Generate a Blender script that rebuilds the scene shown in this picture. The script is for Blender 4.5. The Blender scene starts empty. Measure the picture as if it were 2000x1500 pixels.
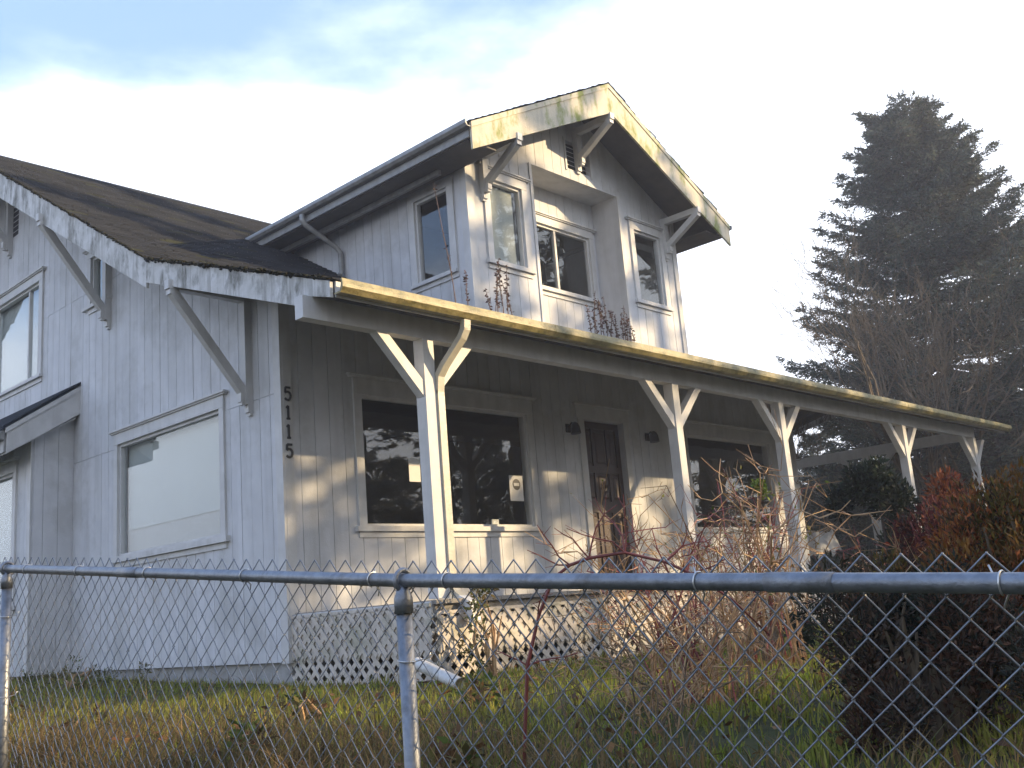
import bpy, bmesh, math, random
import numpy as np
from mathutils import Vector, Matrix
R = math.radians
rng = np.random.default_rng(11)
random.seed(5)
S = bpy.context.scene
COL = S.collection

# ------------------------------------------------------------------ camera
yaw, pitch, roll = .8274, .2177, .0817
fw = Vector((math.sin(yaw)*math.cos(pitch), math.cos(yaw)*math.cos(pitch), math.sin(pitch)))
rt = Vector((math.cos(yaw), -math.sin(yaw), 0)); up = rt.cross(fw)
rt2 = rt*math.cos(roll) - up*math.sin(roll); up2 = rt*math.sin(roll) + up*math.cos(roll)
cd = bpy.data.cameras.new('camera'); cam = bpy.data.objects.new('camera', cd); COL.objects.link(cam)
m3 = Matrix((rt2, up2, -fw)).transposed()
cam.matrix_world = Matrix.Translation((-6.2844, -9.1941, .3341)) @ m3.to_4x4()
cd.sensor_width = 36; cd.lens = 36*1994.8/2000; cd.clip_start = .05; cd.clip_end = 3000
S.camera = cam

# ------------------------------------------------------------------ light
SUN_AZ, SUN_EL = 140., 18.5           # azimuth from +Y towards +X
sd = Vector((math.sin(R(SUN_AZ))*math.cos(R(SUN_EL)), math.cos(R(SUN_AZ))*math.cos(R(SUN_EL)), math.sin(R(SUN_EL))))
w = bpy.data.worlds.new('World'); S.world = w; w.use_nodes = True
nt = w.node_tree; N = nt.nodes; L = nt.links; N.clear()
def wn(t, **k):
    n = N.new(t)
    for a, b in k.items(): setattr(n, a, b)
    return n
sky = wn('ShaderNodeTexSky', sky_type='NISHITA', sun_disc=False, sun_elevation=R(SUN_EL), sun_rotation=R(SUN_AZ), air_density=1.0, dust_density=1.2, ozone_density=1.0)
tc = wn('ShaderNodeTexCoord')
sep = wn('ShaderNodeSeparateXYZ'); L.new(tc.outputs['Generated'], sep.inputs[0])
noi = wn('ShaderNodeTexNoise'); noi.inputs['Scale'].default_value = 2.6; noi.inputs['Detail'].default_value = 7; noi.inputs['Roughness'].default_value = .55
mp = wn('ShaderNodeMapping'); mp.inputs['Scale'].default_value = (1, 1, 2.6); mp.inputs['Location'].default_value = (.35, .1, .2)
L.new(tc.outputs['Generated'], mp.inputs[0]); L.new(mp.outputs[0], noi.inputs['Vector'])
def wm(op, a, b=None, c=None):
    n = wn('ShaderNodeMath', operation=op)
    for i, v in enumerate((a, b, c)):
        if v is None: continue
        if isinstance(v, (int, float)): n.inputs[i].default_value = v
        else: L.new(v, n.inputs[i])
    return n.outputs[0]
dot = wn('ShaderNodeVectorMath', operation='DOT_PRODUCT'); dot.inputs[1].default_value = Vector((sd.x, sd.y, 0)).normalized()
L.new(tc.outputs['Generated'], dot.inputs[0])
# a bank of cloud up to about 30 degrees of elevation, thicker on the sun's side
nz = wm('MULTIPLY_ADD', noi.outputs['Fac'], .34, -.17)
hgt = wm('MULTIPLY_ADD', dot.outputs['Value'], .24, .545)
lev = wm('ADD', wm('SUBTRACT', hgt, sep.outputs['Z']), nz)
mr = wn('ShaderNodeMapRange', interpolation_type='SMOOTHSTEP'); mr.inputs['From Min'].default_value = -.045; mr.inputs['From Max'].default_value = .085
L.new(lev, mr.inputs['Value'])
mixs = wn('ShaderNodeMix', data_type='RGBA'); L.new(mr.outputs[0], mixs.inputs['Factor'])
tint = wn('ShaderNodeMix', data_type='RGBA', blend_type='ADD'); tint.inputs['Factor'].default_value = 1
L.new(sky.outputs[0], tint.inputs['A']); tint.inputs['B'].default_value = (1.9, 2.9, 5.4, 1)
L.new(tint.outputs['Result'], mixs.inputs['A']); mixs.inputs['B'].default_value = (11.6, 12.4, 14.0, 1)
bg = wn('ShaderNodeBackground'); bg.inputs['Strength'].default_value = .1
L.new(mixs.outputs['Result'], bg.inputs['Color'])
wo = wn('ShaderNodeOutputWorld'); L.new(bg.outputs[0], wo.inputs[0])
sl = bpy.data.lights.new('sun', 'SUN'); sl.energy = 4.9; sl.angle = R(.6); sl.color = (1, .74, .42)
so = bpy.data.objects.new('sun', sl); COL.objects.link(so); so.rotation_euler = sd.to_track_quat('Z', 'Y').to_euler()
vs = S.view_settings; vs.view_transform = 'Standard'; vs.look = 'None'; vs.gamma = 1; vs.exposure = .72; vs.use_curve_mapping = False

# ------------------------------------------------------------------ materials
MATS = {}
def mat(name, c1, c2=None, scale=4., rough=.7, bump=0., bscale=40., streak=None, stain=None, sscale=6., samt=.5, metal=0., spec=.5, attr=None, sfrom=.5, sto=.62, smap=(1, 1, 1), trans=0., rand=0.):
    m = bpy.data.materials.new(name); m.use_nodes = True; t = m.node_tree; n = t.nodes; l = t.links
    p = n['Principled BSDF']; p.inputs['Roughness'].default_value = rough; p.inputs['Metallic'].default_value = metal
    p.inputs['Specular IOR Level'].default_value = spec
    co = n.new('ShaderNodeTexCoord')
    def noise(sc, mpv=None, det=5, ro=.6):
        x = n.new('ShaderNodeTexNoise'); x.inputs['Scale'].default_value = sc; x.inputs['Detail'].default_value = det; x.inputs['Roughness'].default_value = ro
        if mpv:
            q = n.new('ShaderNodeMapping'); q.inputs['Scale'].default_value = mpv; l.new(co.outputs['Object'], q.inputs[0]); l.new(q.outputs[0], x.inputs['Vector'])
        else: l.new(co.outputs['Object'], x.inputs['Vector'])
        return x.outputs['Fac']
    def rng_(v, a, b):
        x = n.new('ShaderNodeMapRange'); x.inputs['From Min'].default_value = a; x.inputs['From Max'].default_value = b; l.new(v, x.inputs['Value']); return x.outputs[0]
    def mix(f, a, b, bt='MIX'):
        x = n.new('ShaderNodeMix'); x.data_type = 'RGBA'; x.blend_type = bt
        for s, v in (('Factor', f), ('A', a), ('B', b)):
            if isinstance(v, tuple): x.inputs[s].default_value = (*v, 1)
            elif isinstance(v, (int, float)): x.inputs[s].default_value = v
            else: l.new(v, x.inputs[s])
        return x.outputs['Result']
    if attr:
        a = n.new('ShaderNodeAttribute'); a.attribute_name = attr; colr = a.outputs['Color']
    else:
        colr = mix(rng_(noise(scale), .35, .65), c1, c2 or c1)
    if streak:   # streaks that run down
        sc, amt = streak
        f = n.new('ShaderNodeMath'); f.operation = 'MULTIPLY'; f.inputs[1].default_value = amt
        l.new(rng_(noise(1, (sc, sc, sc*.09), 6), .48, .75), f.inputs[0])
        colr = mix(f.outputs[0], colr, (.16, .15, .12))
    if stain:
        f = n.new('ShaderNodeMath'); f.operation = 'MULTIPLY'; f.inputs[1].default_value = samt
        l.new(rng_(noise(sscale, smap, 8, .68), sfrom, sto), f.inputs[0])
        colr = mix(f.outputs[0], colr, stain)
    if rand:
        oi = n.new('ShaderNodeObjectInfo'); colr = mix(rng_(oi.outputs['Random'], -1/rand, 1+1/rand) if 0 else oi.outputs['Random'], mix(1., colr, (1-rand, 1-rand, 1-rand*1.15), 'MULTIPLY'), colr)
    l.new(colr, p.inputs['Base Color'])
    if trans:
        tb = n.new('ShaderNodeBsdfTranslucent'); l.new(colr, tb.inputs['Color']); ms = n.new('ShaderNodeMixShader'); ms.inputs[0].default_value = trans
        l.new(p.outputs[0], ms.inputs[1]); l.new(tb.outputs[0], ms.inputs[2]); l.new(ms.outputs[0], n['Material Output'].inputs[0])
    if bump:
        b = n.new('ShaderNodeBump'); b.inputs['Strength'].default_value = bump; b.inputs['Distance'].default_value = .01
        l.new(noise(bscale, None, 6), b.inputs['Height']); l.new(b.outputs[0], p.inputs['Normal'])
    MATS[name] = m; return m
WHITE = mat('white_siding_paint', (.66, .67, .69), (.59, .60, .62), 3, .6, .25, 60, rand=.10, streak=(5, .22), stain=(.36, .36, .34), sscale=1.3, samt=.35)
TRIM = mat('white_trim_paint', (.62, .62, .61), (.54, .54, .53), 5, .5, .2, 50, streak=(7, .2))
RAKE = mat('peeling_white_rake_paint', (.66, .66, .65), (.50, .50, .47), 6, .7, .5, 45, streak=(11, .8), stain=(.10, .095, .07), sscale=5, samt=.9, sfrom=.50, sto=.66, smap=(1, 1, .45))
MOSSRAKE = mat('mossy_cream_rake_paint', (.66, .60, .46), (.55, .50, .38), 4, .7, .4, 45, streak=(8, .35), stain=(.20, .24, .03), sscale=3.0, samt=.95, sfrom=.48, sto=.62, smap=(1.3, 1, .6))
GUT = mat('dirty_cream_gutter_paint', (.40, .33, .16), (.30, .26, .11), 9, .42, .8, 26, stain=(.13, .12, .04), sscale=6, samt=.9, sfrom=.45, sto=.62, smap=(1, 1, 1.6))
DSP = mat('cream_downspout_paint', (.58, .55, .45), (.48, .45, .36), 7, .4, .3, 30, streak=(9, .3))
GUTW = mat('grey_white_gutter_paint', (.34, .34, .33), (.22, .22, .21), 7, .4, .2, 30, streak=(9, .3))
SHING = mat('asphalt_shingle', (.027, .031, .039), (.017, .020, .026), 9, .95, .8, 120, stain=(.030, .036, .026), sscale=1.6, samt=.5, sfrom=.5, sto=.7, spec=.2)
SHINGT = mat('asphalt_shingle_tabs', None, attr='Col', rough=.95, spec=.2, bump=.8, bscale=120)
MOSS = mat('moss', (.045, .045, .026), (.02, .02, .016), 20, 1, .5, 80, spec=.1)
CONC = mat('concrete_foundation', (.42, .42, .41), (.30, .30, .29), 5, .9, .6, 40, streak=(6, .4))
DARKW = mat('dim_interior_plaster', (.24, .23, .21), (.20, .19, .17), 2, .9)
HILLREFL = mat('beige_hill_reflection', (.40, .40, .385), (.37, .37, .355), 3, .9)  # tone of a reflected hill, put into the colour
BLIND = mat('pale_blind_and_reflected_sky', (.45, .48, .465), (.42, .45, .44), 1.2, .8)
BLACK = mat('black_iron', (.02, .02, .02), (.03, .03, .03), 10, .45)
DOOR = mat('brown_door_wood', (.062, .036, .028), (.042, .026, .021), 7, .35, .3, 40)
GALV = mat('galvanised_steel', (.29, .305, .325), (.20, .21, .225), 26, .42, .25, 90, metal=.7, stain=(.11, .085, .06), sscale=9, samt=.5, sfrom=.56, sto=.7)
WIRE = mat('galvanised_wire', (.30, .32, .345), (.20, .215, .235), 30, .45, metal=.7)
TIE = mat('bright_tie_wire', (.7, .7, .68), None, 3, .3, metal=.8)
LATT = mat("white_lattice", (.64, .58, .50), (.52, .47, .41), 5, .65, .2, 50, stain=(.25, .26, .16), sscale=3, samt=.5)
WOODR = mat('stained_rafter_wood', (.14, .125, .105), (.10, .09, .078), 4, .7, .2, 40)
DECKW = mat('grey_deck_wood', (.28, .26, .23), (.20, .19, .17), 5, .8, .3, 40)
PAPER = mat('white_paper', (.72, .72, .70), None, 3, .8)
PVC = mat('white_plastic_pipe', (.72, .72, .70), (.6, .6, .58), 5, .4, stain=(.3, .28, .2), sscale=6, samt=.4)
SOIL = mat('ground_turf_soil', (.050, .062, .018), (.085, .066, .030), 1.3, .95, .8, 30, stain=(.028, .024, .014), sscale=3, samt=.6, spec=.2)
BARK = mat('conifer_bark', (.075, .058, .045), (.045, .036, .03), 8, .95, .8, 30)
TWIGB = mat('bare_twig_bark', (.19, .14, .085), (.12, .09, .055), 5, .85, .3, 60)
REDC = mat('red_bramble_bark', (.26, .055, .045), (.17, .045, .03), 8, .5, .2, 60)
TANC = mat('tan_dead_cane', (.50, .33, .155), (.32, .18, .09), 6, .7, .2, 60)
WEED = mat('dry_dark_weed', (.13, .08, .06), (.15, .10, .07), 9, .9)
LEAF = mat('foliage', None, attr='Col', rough=.75, spec=.25, trans=.22)
NEED = mat('conifer_needles', None, attr='Col', rough=.8, spec=.2, trans=.25)
GRASSM = mat('grass_blade', None, attr='Col', rough=.65, spec=.3, trans=.42)
CLOTH = mat('white_tarp', (.7, .71, .72), (.6, .61, .63), 4, .7)
BIN = mat('dark_plastic', (.03, .035, .04), (.045, .05, .055), 4, .5)
GREYW = mat('grey_picket_wood', (.26, .28, .30), (.18, .19, .2), 5, .85)
def glass():
    m = bpy.data.materials.new('window_glass'); m.use_nodes = True; t = m.node_tree; n = t.nodes; l = t.links
    n.remove(n['Principled BSDF'])
    lw = n.new('ShaderNodeLayerWeight'); lw.inputs['Blend'].default_value = .5
    pw_ = n.new('ShaderNodeMath'); pw_.operation = 'POWER'; pw_.inputs[1].default_value = 4.5; l.new(lw.outputs['Facing'], pw_.inputs[0])
    fr = n.new('ShaderNodeMath'); fr.operation = 'MULTIPLY_ADD'; fr.inputs[1].default_value = .9; fr.inputs[2].default_value = .05; l.new(pw_.outputs[0], fr.inputs[0])
    g = n.new('ShaderNodeBsdfGlossy'); g.inputs['Roughness'].default_value = .012; g.inputs['Color'].default_value = (.95, .97, .97, 1)
    tr = n.new('ShaderNodeBsdfTransparent'); tr.inputs['Color'].default_value = (.97, .98, .975, 1)
    mx = n.new('ShaderNodeMixShader'); l.new(fr.outputs[0], mx.inputs[0]); l.new(tr.outputs[0], mx.inputs[1]); l.new(g.outputs[0], mx.inputs[2])
    tcx = n.new('ShaderNodeTexCoord'); nx = n.new('ShaderNodeTexNoise'); nx.inputs['Scale'].default_value = 1.6; l.new(tcx.outputs['Object'], nx.inputs['Vector'])
    b = n.new('ShaderNodeBump'); b.inputs['Strength'].default_value = .05; b.inputs['Distance'].default_value = .05; l.new(nx.outputs['Fac'], b.inputs['Height'])
    l.new(b.outputs[0], g.inputs['Normal']); l.new(mx.outputs[0], n['Material Output'].inputs[0]); return m
GLASS = glass()

# ------------------------------------------------------------------ helpers
ORG = {}
def link(o, parent=None, kind=None):
    COL.objects.link(o)
    if parent is not None:
        o.parent = parent; ORG[o] = ORG[parent]
    if kind: o['kind'] = kind
    return o
def tag(o, label, cat, group=None, kind=None):
    o['label'] = label; o['category'] = cat
    if group: o['group'] = group
    if kind: o['kind'] = kind
    return o
def thing(name, label, cat, loc=(0, 0, 0), group=None):
    o = bpy.data.objects.new(name, None); o.location = loc; o.empty_display_size = .2; COL.objects.link(o); ORG[o] = Vector(loc)
    return tag(o, label, cat, group)
def fast_mesh(name, V, F, mats, col=None, smooth=False):
    """V (n,3); F (m,k) constant k"""
    me = bpy.data.meshes.new(name); V = np.asarray(V, np.float32); F = np.asarray(F, np.int32); k = F.shape[1]
    me.vertices.add(len(V)); me.vertices.foreach_set('co', V.ravel())
    me.loops.add(F.size); me.loops.foreach_set('vertex_index', F.ravel())
    me.polygons.add(len(F)); me.polygons.foreach_set('loop_start', np.arange(0, F.size, k, dtype=np.int32))
    me.polygons.foreach_set('loop_total', np.full(len(F), k, np.int32))
    if smooth: me.polygons.foreach_set('use_smooth', np.ones(len(F), bool))
    me.update(calc_edges=True)
    if col is not None:
        a = me.attributes.new('Col', 'FLOAT_COLOR', 'POINT'); c4 = np.ones((len(V), 4), np.float32); c4[:, :3] = col; a.data.foreach_set('color', c4.ravel())
    me.materials.append(mats); return me
class MB:
    def __init__(s): s.v = []; s.f = []
    def poly(s, pts, faces):
        b = len(s.v); s.v += [Vector(p) for p in pts]; s.f += [tuple(b+i for i in f) for f in faces]; return s
    def hexa(s, a, b):      # two quads, matching order
        return s.poly(list(a)+list(b), [(3, 2, 1, 0), (4, 5, 6, 7), (0, 1, 5, 4), (1, 2, 6, 5), (2, 3, 7, 6), (3, 0, 4, 7)])
    def box(s, x0, x1, y0, y1, z0, z1):
        return s.hexa([(x0, y0, z0), (x1, y0, z0), (x1, y1, z0), (x0, y1, z0)], [(x0, y0, z1), (x1, y0, z1), (x1, y1, z1), (x0, y1, z1)])
    def prism(s, prof, d):  # polygon points extruded by vector d
        n = len(prof); d = Vector(d); p = [Vector(q) for q in prof]
        return s.poly(p+[q+d for q in p], [tuple(range(n))[::-1], tuple(range(n, 2*n))]+[(i, (i+1) % n, n+(i+1) % n, n+i) for i in range(n)])
    def bar(s, p0, p1, w, h, side=(0, 0, 1)):   # box along p0-p1, w across, h in the side direction
        p0 = Vector(p0); p1 = Vector(p1); t = (p1-p0).normalized(); a = t.cross(Vector(side)).normalized()*(w/2); b = a.cross(t).normalized()*(h/2)
        return s.hexa([p0-a-b, p0+a-b, p0+a+b, p0-a+b], [p1-a-b, p1+a-b, p1+a+b, p1-a+b])
    def tube(s, path, r, n=6, cap=True):
        path = [Vector(p) for p in path]; rs = r if isinstance(r, (list, tuple)) else [r]*len(path); b0 = len(s.v); prev = None
        for i, p in enumerate(path):
            t = (path[min(i+1, len(path)-1)]-path[max(i-1, 0)]).normalized()
            if prev is None: a = t.orthogonal().normalized()
            else: a = (prev-t*prev.dot(t)).normalized()
            prev = a; b = t.cross(a)
            s.v += [p+(a*math.cos(2*math.pi*k/n)+b*math.sin(2*math.pi*k/n))*rs[i] for k in range(n)]
        for i in range(len(path)-1):
            for k in range(n):
                o = b0+i*n; s.f.append((o+k, o+(k+1) % n, o+n+(k+1) % n, o+n+k))
        if cap: s.f.append(tuple(b0+k for k in range(n))[::-1]); e = b0+(len(path)-1)*n; s.f.append(tuple(e+k for k in range(n)))
        return s
    def mesh(s, name, m, smooth=False, off=Vector((0, 0, 0))):
        me = bpy.data.meshes.new(name); me.from_pydata([tuple(v-off) for v in s.v], [], s.f); me.materials.append(m)
        bm = bmesh.new(); bm.from_mesh(me); bmesh.ops.recalc_face_normals(bm, faces=bm.faces); bm.to_mesh(me); bm.free()
        if smooth:
            for p in me.polygons: p.use_smooth = len(p.vertices) == 4
        me.update(); return me
    def build(s, name, m, parent=None, kind=None, smooth=False, label=None):
        off = ORG[parent] if parent is not None else Vector((0, 0, 0))
        o = bpy.data.objects.new(name, s.mesh(name, m, smooth, off)); link(o, parent, kind)
        if parent is None: ORG[o] = Vector((0, 0, 0))
        if label: o['label'] = label
        return o
class Frame:                # a wall plane: u along the wall, z up, d out of the wall
    def __init__(s, O, U, Nn): s.O = Vector(O); s.U = Vector(U); s.N = Vector(Nn)
    def p(s, u, z, d): return s.O+s.U*u+s.N*d+Vector((0, 0, z))
    def box(s, mb, u0, u1, z0, z1, d0, d1):
        return mb.hexa([s.p(u0, z0, d0), s.p(u1, z0, d0), s.p(u1, z0, d1), s.p(u0, z0, d1)], [s.p(u0, z1, d0), s.p(u1, z1, d0), s.p(u1, z1, d1), s.p(u0, z1, d1)])
    def cell(s, mb, a, b, z0a, z0b, z1a, z1b, d0, d1):
        return mb.hexa([s.p(a, z0a, d0), s.p(b, z0b, d0), s.p(b, z0b, d1), s.p(a, z0a, d1)], [s.p(a, z1a, d0), s.p(b, z1b, d0), s.p(b, z1b, d1), s.p(a, z1a, d1)])
def cells(u0, u1, zb, top, ops, kinks=()):
    ed = sorted({u0, u1} | {e for o in ops for e in o[:2] if u0 < e < u1} | {k for k in kinks if u0 < k < u1}); out = []
    for a, b in zip(ed, ed[1:]):
        m = (a+b)/2; cur = zb; first = True
        for o in sorted([o for o in ops if o[0] < m < o[1]], key=lambda o: o[2]):
            if o[2] >= min(top(a), top(b))-.01: continue
            if o[2] > cur+.001: out.append((a, b, cur, cur, o[2], o[2], first))
            if o[3] > cur: cur = o[3]; first = False
        ta, tb = top(a), top(b)
        if max(ta, tb) > cur+.001: out.append((a, b, min(cur, ta-.002), min(cur, tb-.002), ta, tb, first))
    return out
def sided_wall(name, F, u0, u1, zb, top, ops, parent, kinks=(), joint=(), pitchb=.2032, boards_to=None, start=None, thick=.1, m=None):
    """backing slab (part) > inner lining, siding boards (sub-parts)"""
    m = m or WHITE
    mb = MB()
    for c in cells(u0, u1, zb, top, ops, kinks): F.cell(mb, *c[:6], -thick, 0)
    wall = mb.build(name, m, parent)
    mb = MB()
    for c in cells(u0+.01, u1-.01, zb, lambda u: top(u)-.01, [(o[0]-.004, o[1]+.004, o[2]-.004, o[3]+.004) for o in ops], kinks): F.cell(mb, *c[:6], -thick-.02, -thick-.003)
    mb.build('inner_lining', DARKW, wall)
    jops = list(ops)+[(u0-1, u1+1, j-.003, j+.003) for j in joint]
    u = (start if start is not None else u0); rest = MB(); g = .0072
    while u < u1-.02:
        a, b = max(u+g/2, u0), min(u+pitchb-g/2, u1); grp = {}
        if b > a+.005:
            for c in cells(a, b, zb, top, jops, kinks):
                key = 0 if c[6] else round(c[2], 2); grp.setdefault(key, []).append(c)
            for k, cs in grp.items():
                t = .012+random.uniform(-.0016, .0016)
                if boards_to is not None and u > boards_to:
                    for c in cs: F.cell(rest, *c[:6], 0, t)
                else:
                    q = MB()
                    for c in cs: F.cell(q, *c[:6], 0, t)
                    q.build('siding_board', m, wall)
        u += pitchb
    if rest.v: rest.build('rear_siding', m, wall, kind='stuff')
    return wall
def window(F, u0, u1, z0, z1, parent, tw=.11, head=.14, sill=.06, cap=.05, mull=(), blind=None, frame=.035, d0=.012, pane_d=-.035, ext=.05, top_trim=True, blind_d=-.09):
    """a window part: sash frame mesh > trim boards, sill, cap, panes, blind"""
    mb = MB(); f = frame
    F.box(mb, u0, u0+f, z0, z1, -.06, .004); F.box(mb, u1-f, u1, z0, z1, -.06, .004)
    F.box(mb, u0+f, u1-f, z0, z0+f, -.06, .003); F.box(mb, u0+f, u1-f, z1-f, z1, -.06, .003)
    win = mb.build('window', TRIM, parent)
    for a in mull: F.box(MB(), 0, 0, 0, 0, 0, 0); q = MB(); F.box(q, a-.022, a+.022, z0+f, z1-f, -.055, -.005); q.build('mullion', TRIM, win)
    ed = [u0+f]+list(mull)+[u1-f]
    for i, (a, b) in enumerate(zip(ed, ed[1:])):
        q = MB(); a2 = a+(.022 if i else 0); b2 = b-(.022 if i < len(ed)-2 else 0)
        F.box(q, a2-.004, b2+.004, z0+f-.004, z1-f+.004, pane_d-.002-(.012*i), pane_d+.002-(.012*i)); q.build('pane', GLASS, win)
    t = .03
    q = MB(); F.box(q, u0-tw, u0-.002, z0-.002, z1+.002, d0-.012, d0+t); q.build('trim_board', TRIM, win)
    q = MB(); F.box(q, u1+.002, u1+tw, z0-.002, z1+.002, d0-.012, d0+t); q.build('trim_board', TRIM, win)
    if top_trim:
        q = MB(); F.box(q, u0-tw-.004, u1+tw+.004, z1+.004, z1+head, d0-.012, d0+t+.003); q.build('head_board', TRIM, win)
        if cap:
            q = MB(); F.box(q, u0-tw-.06, u1+tw+.06, z1+head+.002, z1+head+.022, d0-.012, d0+.055); F.box(q, u0-tw-.08, u1+tw+.08, z1+head+.022, z1+head+.045, d0-.012, d0+.075)
            q.build('head_cap', TRIM, win)
    q = MB(); F.box(q, u0-tw-ext, u1+tw+ext, z0-sill-.002, z0-.004, -.03, d0+.06); q.build('sill', TRIM, win)
    q = MB(); F.box(q, u0-tw, u1+tw, z0-sill-.07, z0-sill-.004, 0, d0+.02); q.build('apron', TRIM, win)
    if blind:
        a, b, c, d = blind; q = MB(); F.box(q, a, b, c, d, blind_d-.004, blind_d); q.build('blind', BLIND, win)
    return win
def bracket(F, u, ztop, drop, reach, parent, wd=.095, sw=.085):
    """gable knee brace: wall post > arm, strut"""
    mb = MB(); zb_ = ztop-drop
    F.box(mb, u-wd/2, u+wd/2, zb_, ztop, .012, .105)
    F.box(mb, u-wd/2+.006, u+wd/2-.006, zb_-.09, zb_, .012, .075)
    F.box(mb, u-wd/2+.012, u+wd/2-.012, zb_-.125, zb_-.09, .012, .05)
    o = mb.build('bracket', TRIM, parent)
    q = MB(); F.box(q, u-wd/2+.003, u+wd/2-.003, ztop-.105, ztop-.004, .105, reach); q.build('arm', TRIM, o)
    q = MB(); pa = F.p(u, zb_+.12, .10); pb = F.p(u, ztop-.13, reach-.07)
    q.bar(pa, pb, sw, .1, F.U.cross(pb-pa))
    F.box(q, u-sw/2+.004, u+sw/2-.004, zb_+.02, zb_+.12, .105, .165); F.box(q, u-sw/2-.002, u+sw/2+.002, ztop-.165, ztop-.107, reach-.13, reach-.02)
    F.box(q, u-sw/2+.008, u+sw/2-.008, zb_-.012, zb_+.02, .105, .15)
    q.build('strut', TRIM, o)
    return o
def shingles(name, O, U, Dn, width, length, parent, expo=.142, tab=.31, seed=1):
    """rows of tabs from the eave (O) upwards; U along the eave, Dn up the slope"""
    r = np.random.default_rng(seed); U = np.array(U, float); Dn = np.array(Dn, float); Nn = np.cross(U, Dn)
    if Nn[2] < 0: Nn = -Nn
    O = np.array(O, float); V = []; 
    rows = int(length/expo)
    for i in range(rows):
        off = (i % 2)*tab/2+r.uniform(-.02, .02); k = -1
        while True:
            a = k*tab+off; k += 1; b = a+tab-.006
            a = max(a, r.uniform(-.02, .012)) if a < 0 else a; b2 = min(b, width+r.uniform(-.012, .02))
            if a >= width-.01: break
            if b2 <= a+.02: continue
            s0 = i*expo+r.uniform(-.007, .007); s1 = min(s0+expo*1.25, length+.01); h0 = .015+r.uniform(0, .009); h1 = .001
            p = lambda u, s, h: O+U*u+Dn*s+Nn*h
            V += [p(a, s0, 0), p(b2, s0, 0), p(b2, s0, h0), p(a, s0, h0), p(a, s1, h1), p(b2, s1, h1)]
    V = np.array(V)-np.array(ORG[parent]); n = len(V)//6; base = (np.arange(n)*6)[:, None]
    F4 = np.concatenate([base+np.array([0, 1, 2, 3]), base+np.array([3, 2, 5, 4]), base+np.array([0, 3, 4, 4]) if 0 else base+np.array([3, 2, 5, 4])[::1]])[:2*n]
    tn = r.normal(1, .15, n).clip(.6, 1.5)[:, None]*np.array([[.029, .032, .038]]); ms_ = (r.random(n) < .05)[:, None]; tn = np.where(ms_, np.array([[.040, .044, .028]])*r.uniform(.7, 1.2, (n, 1)), tn)
    o = bpy.data.objects.new(name, fast_mesh(name, V, F4, SHINGT, np.repeat(tn, 6, 0))); link(o, parent, 'stuff'); return o
def moss_edge(name, pts_fn, n, parent, size=(.015, .05), seed=3, m=None):
    r = np.random.default_rng(seed); V = []; F = []
    for i in range(n):
        c = np.array(pts_fn(r)); s = r.uniform(*size)
        b = len(V); q = r.normal(size=(6, 3))*.25+np.array([[1, 0, 0], [-1, 0, 0], [0, 1, 0], [0, -1, 0], [0, 0, .8], [0, 0, -.8]])
        V += list(c+q*s*np.array([1.2, 1.2, .6])); F += [(b+x, b+y, b+z) for x, y, z in ((0, 2, 4), (2, 1, 4), (1, 3, 4), (3, 0, 4), (2, 0, 5), (1, 2, 5), (3, 1, 5), (0, 3, 5))]
    o = bpy.data.objects.new(name, fast_mesh(name, np.array(V)-np.array(ORG[parent]), F, m or MOSS)); link(o, parent, 'stuff'); return o

# ------------------------------------------------------------------ ground
def sstep(x, a, b): t = np.clip((x-a)/(b-a), 0, 1); return t*t*(3-2*t)
def gz(x, y):
    x = np.asarray(x, float); y = np.asarray(y, float)
    yard = -.235+.030*np.clip(y, 0, 8)+.02*np.sin(x*1.7+y)*np.cos(y*1.3-x*.4)
    yard = yard-.045*np.clip(-1.2-x, 0, 3)+.01*np.clip(x-8, 0, 30)
    st = -.80+.092*(np.clip(y, -25, 0)+6.78)
    k = sstep(-x, 3.7, 4.6)
    return yard*(1-k)+np.minimum(st, yard)*k
gx = np.concatenate([-np.geomspace(1500, 16, 14), np.arange(-14, 26.1, .4), np.geomspace(30, 1500, 14)])
gy = np.concatenate([-np.geomspace(1500, 16, 14), np.arange(-14, 18.1, .4), np.geomspace(22, 1500, 14)])
GX, GY = np.meshgrid(gx, gy, indexing='ij'); V = np.stack([GX, GY, gz(GX, GY)], -1).reshape(-1, 3)
ii, jj = np.meshgrid(np.arange(len(gx)-1), np.arange(len(gy)-1), indexing='ij'); b = (ii*len(gy)+jj).ravel()
ground = bpy.data.objects.new('ground', fast_mesh('ground', V, np.stack([b, b+len(gy), b+len(gy)+1, b+1], 1), SOIL, smooth=True)); link(ground, None, 'structure')

# ------------------------------------------------------------------ house
H = thing('house', 'white bungalow with grooved siding, front porch and gabled dormer', 'house', (0, 0, 0))
BY, BZ = 1.107, 4.52               # where the roof pitch changes
RY, RZ = 7.65, 8.49                # main ridge
EY, EZ = -2.25, 3.315              # porch eave
XL, XR, XP = -.975, 12.4, 16.5     # rake edges, porch end
s1 = (RZ-BZ)/(RY-BY); s2 = (BZ-EZ)/(BY-EY)
def roof_z(y):
    if y > RY: return RZ-s1*(y-RY)
    return BZ+s1*(y-BY) if y > BY else BZ+s2*(y-BY)
under = lambda u: roof_z(u)-.14
FG = Frame((0, 0, 0), (0, 1, 0), (-1, 0, 0))       # gable wall, u = Y
FP = Frame((0, 0, 0), (1, 0, 0), (0, -1, 0))       # porch wall, u = X
FR = Frame((11.45, 0, 0), (0, 1, 0), (1, 0, 0))
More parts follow.
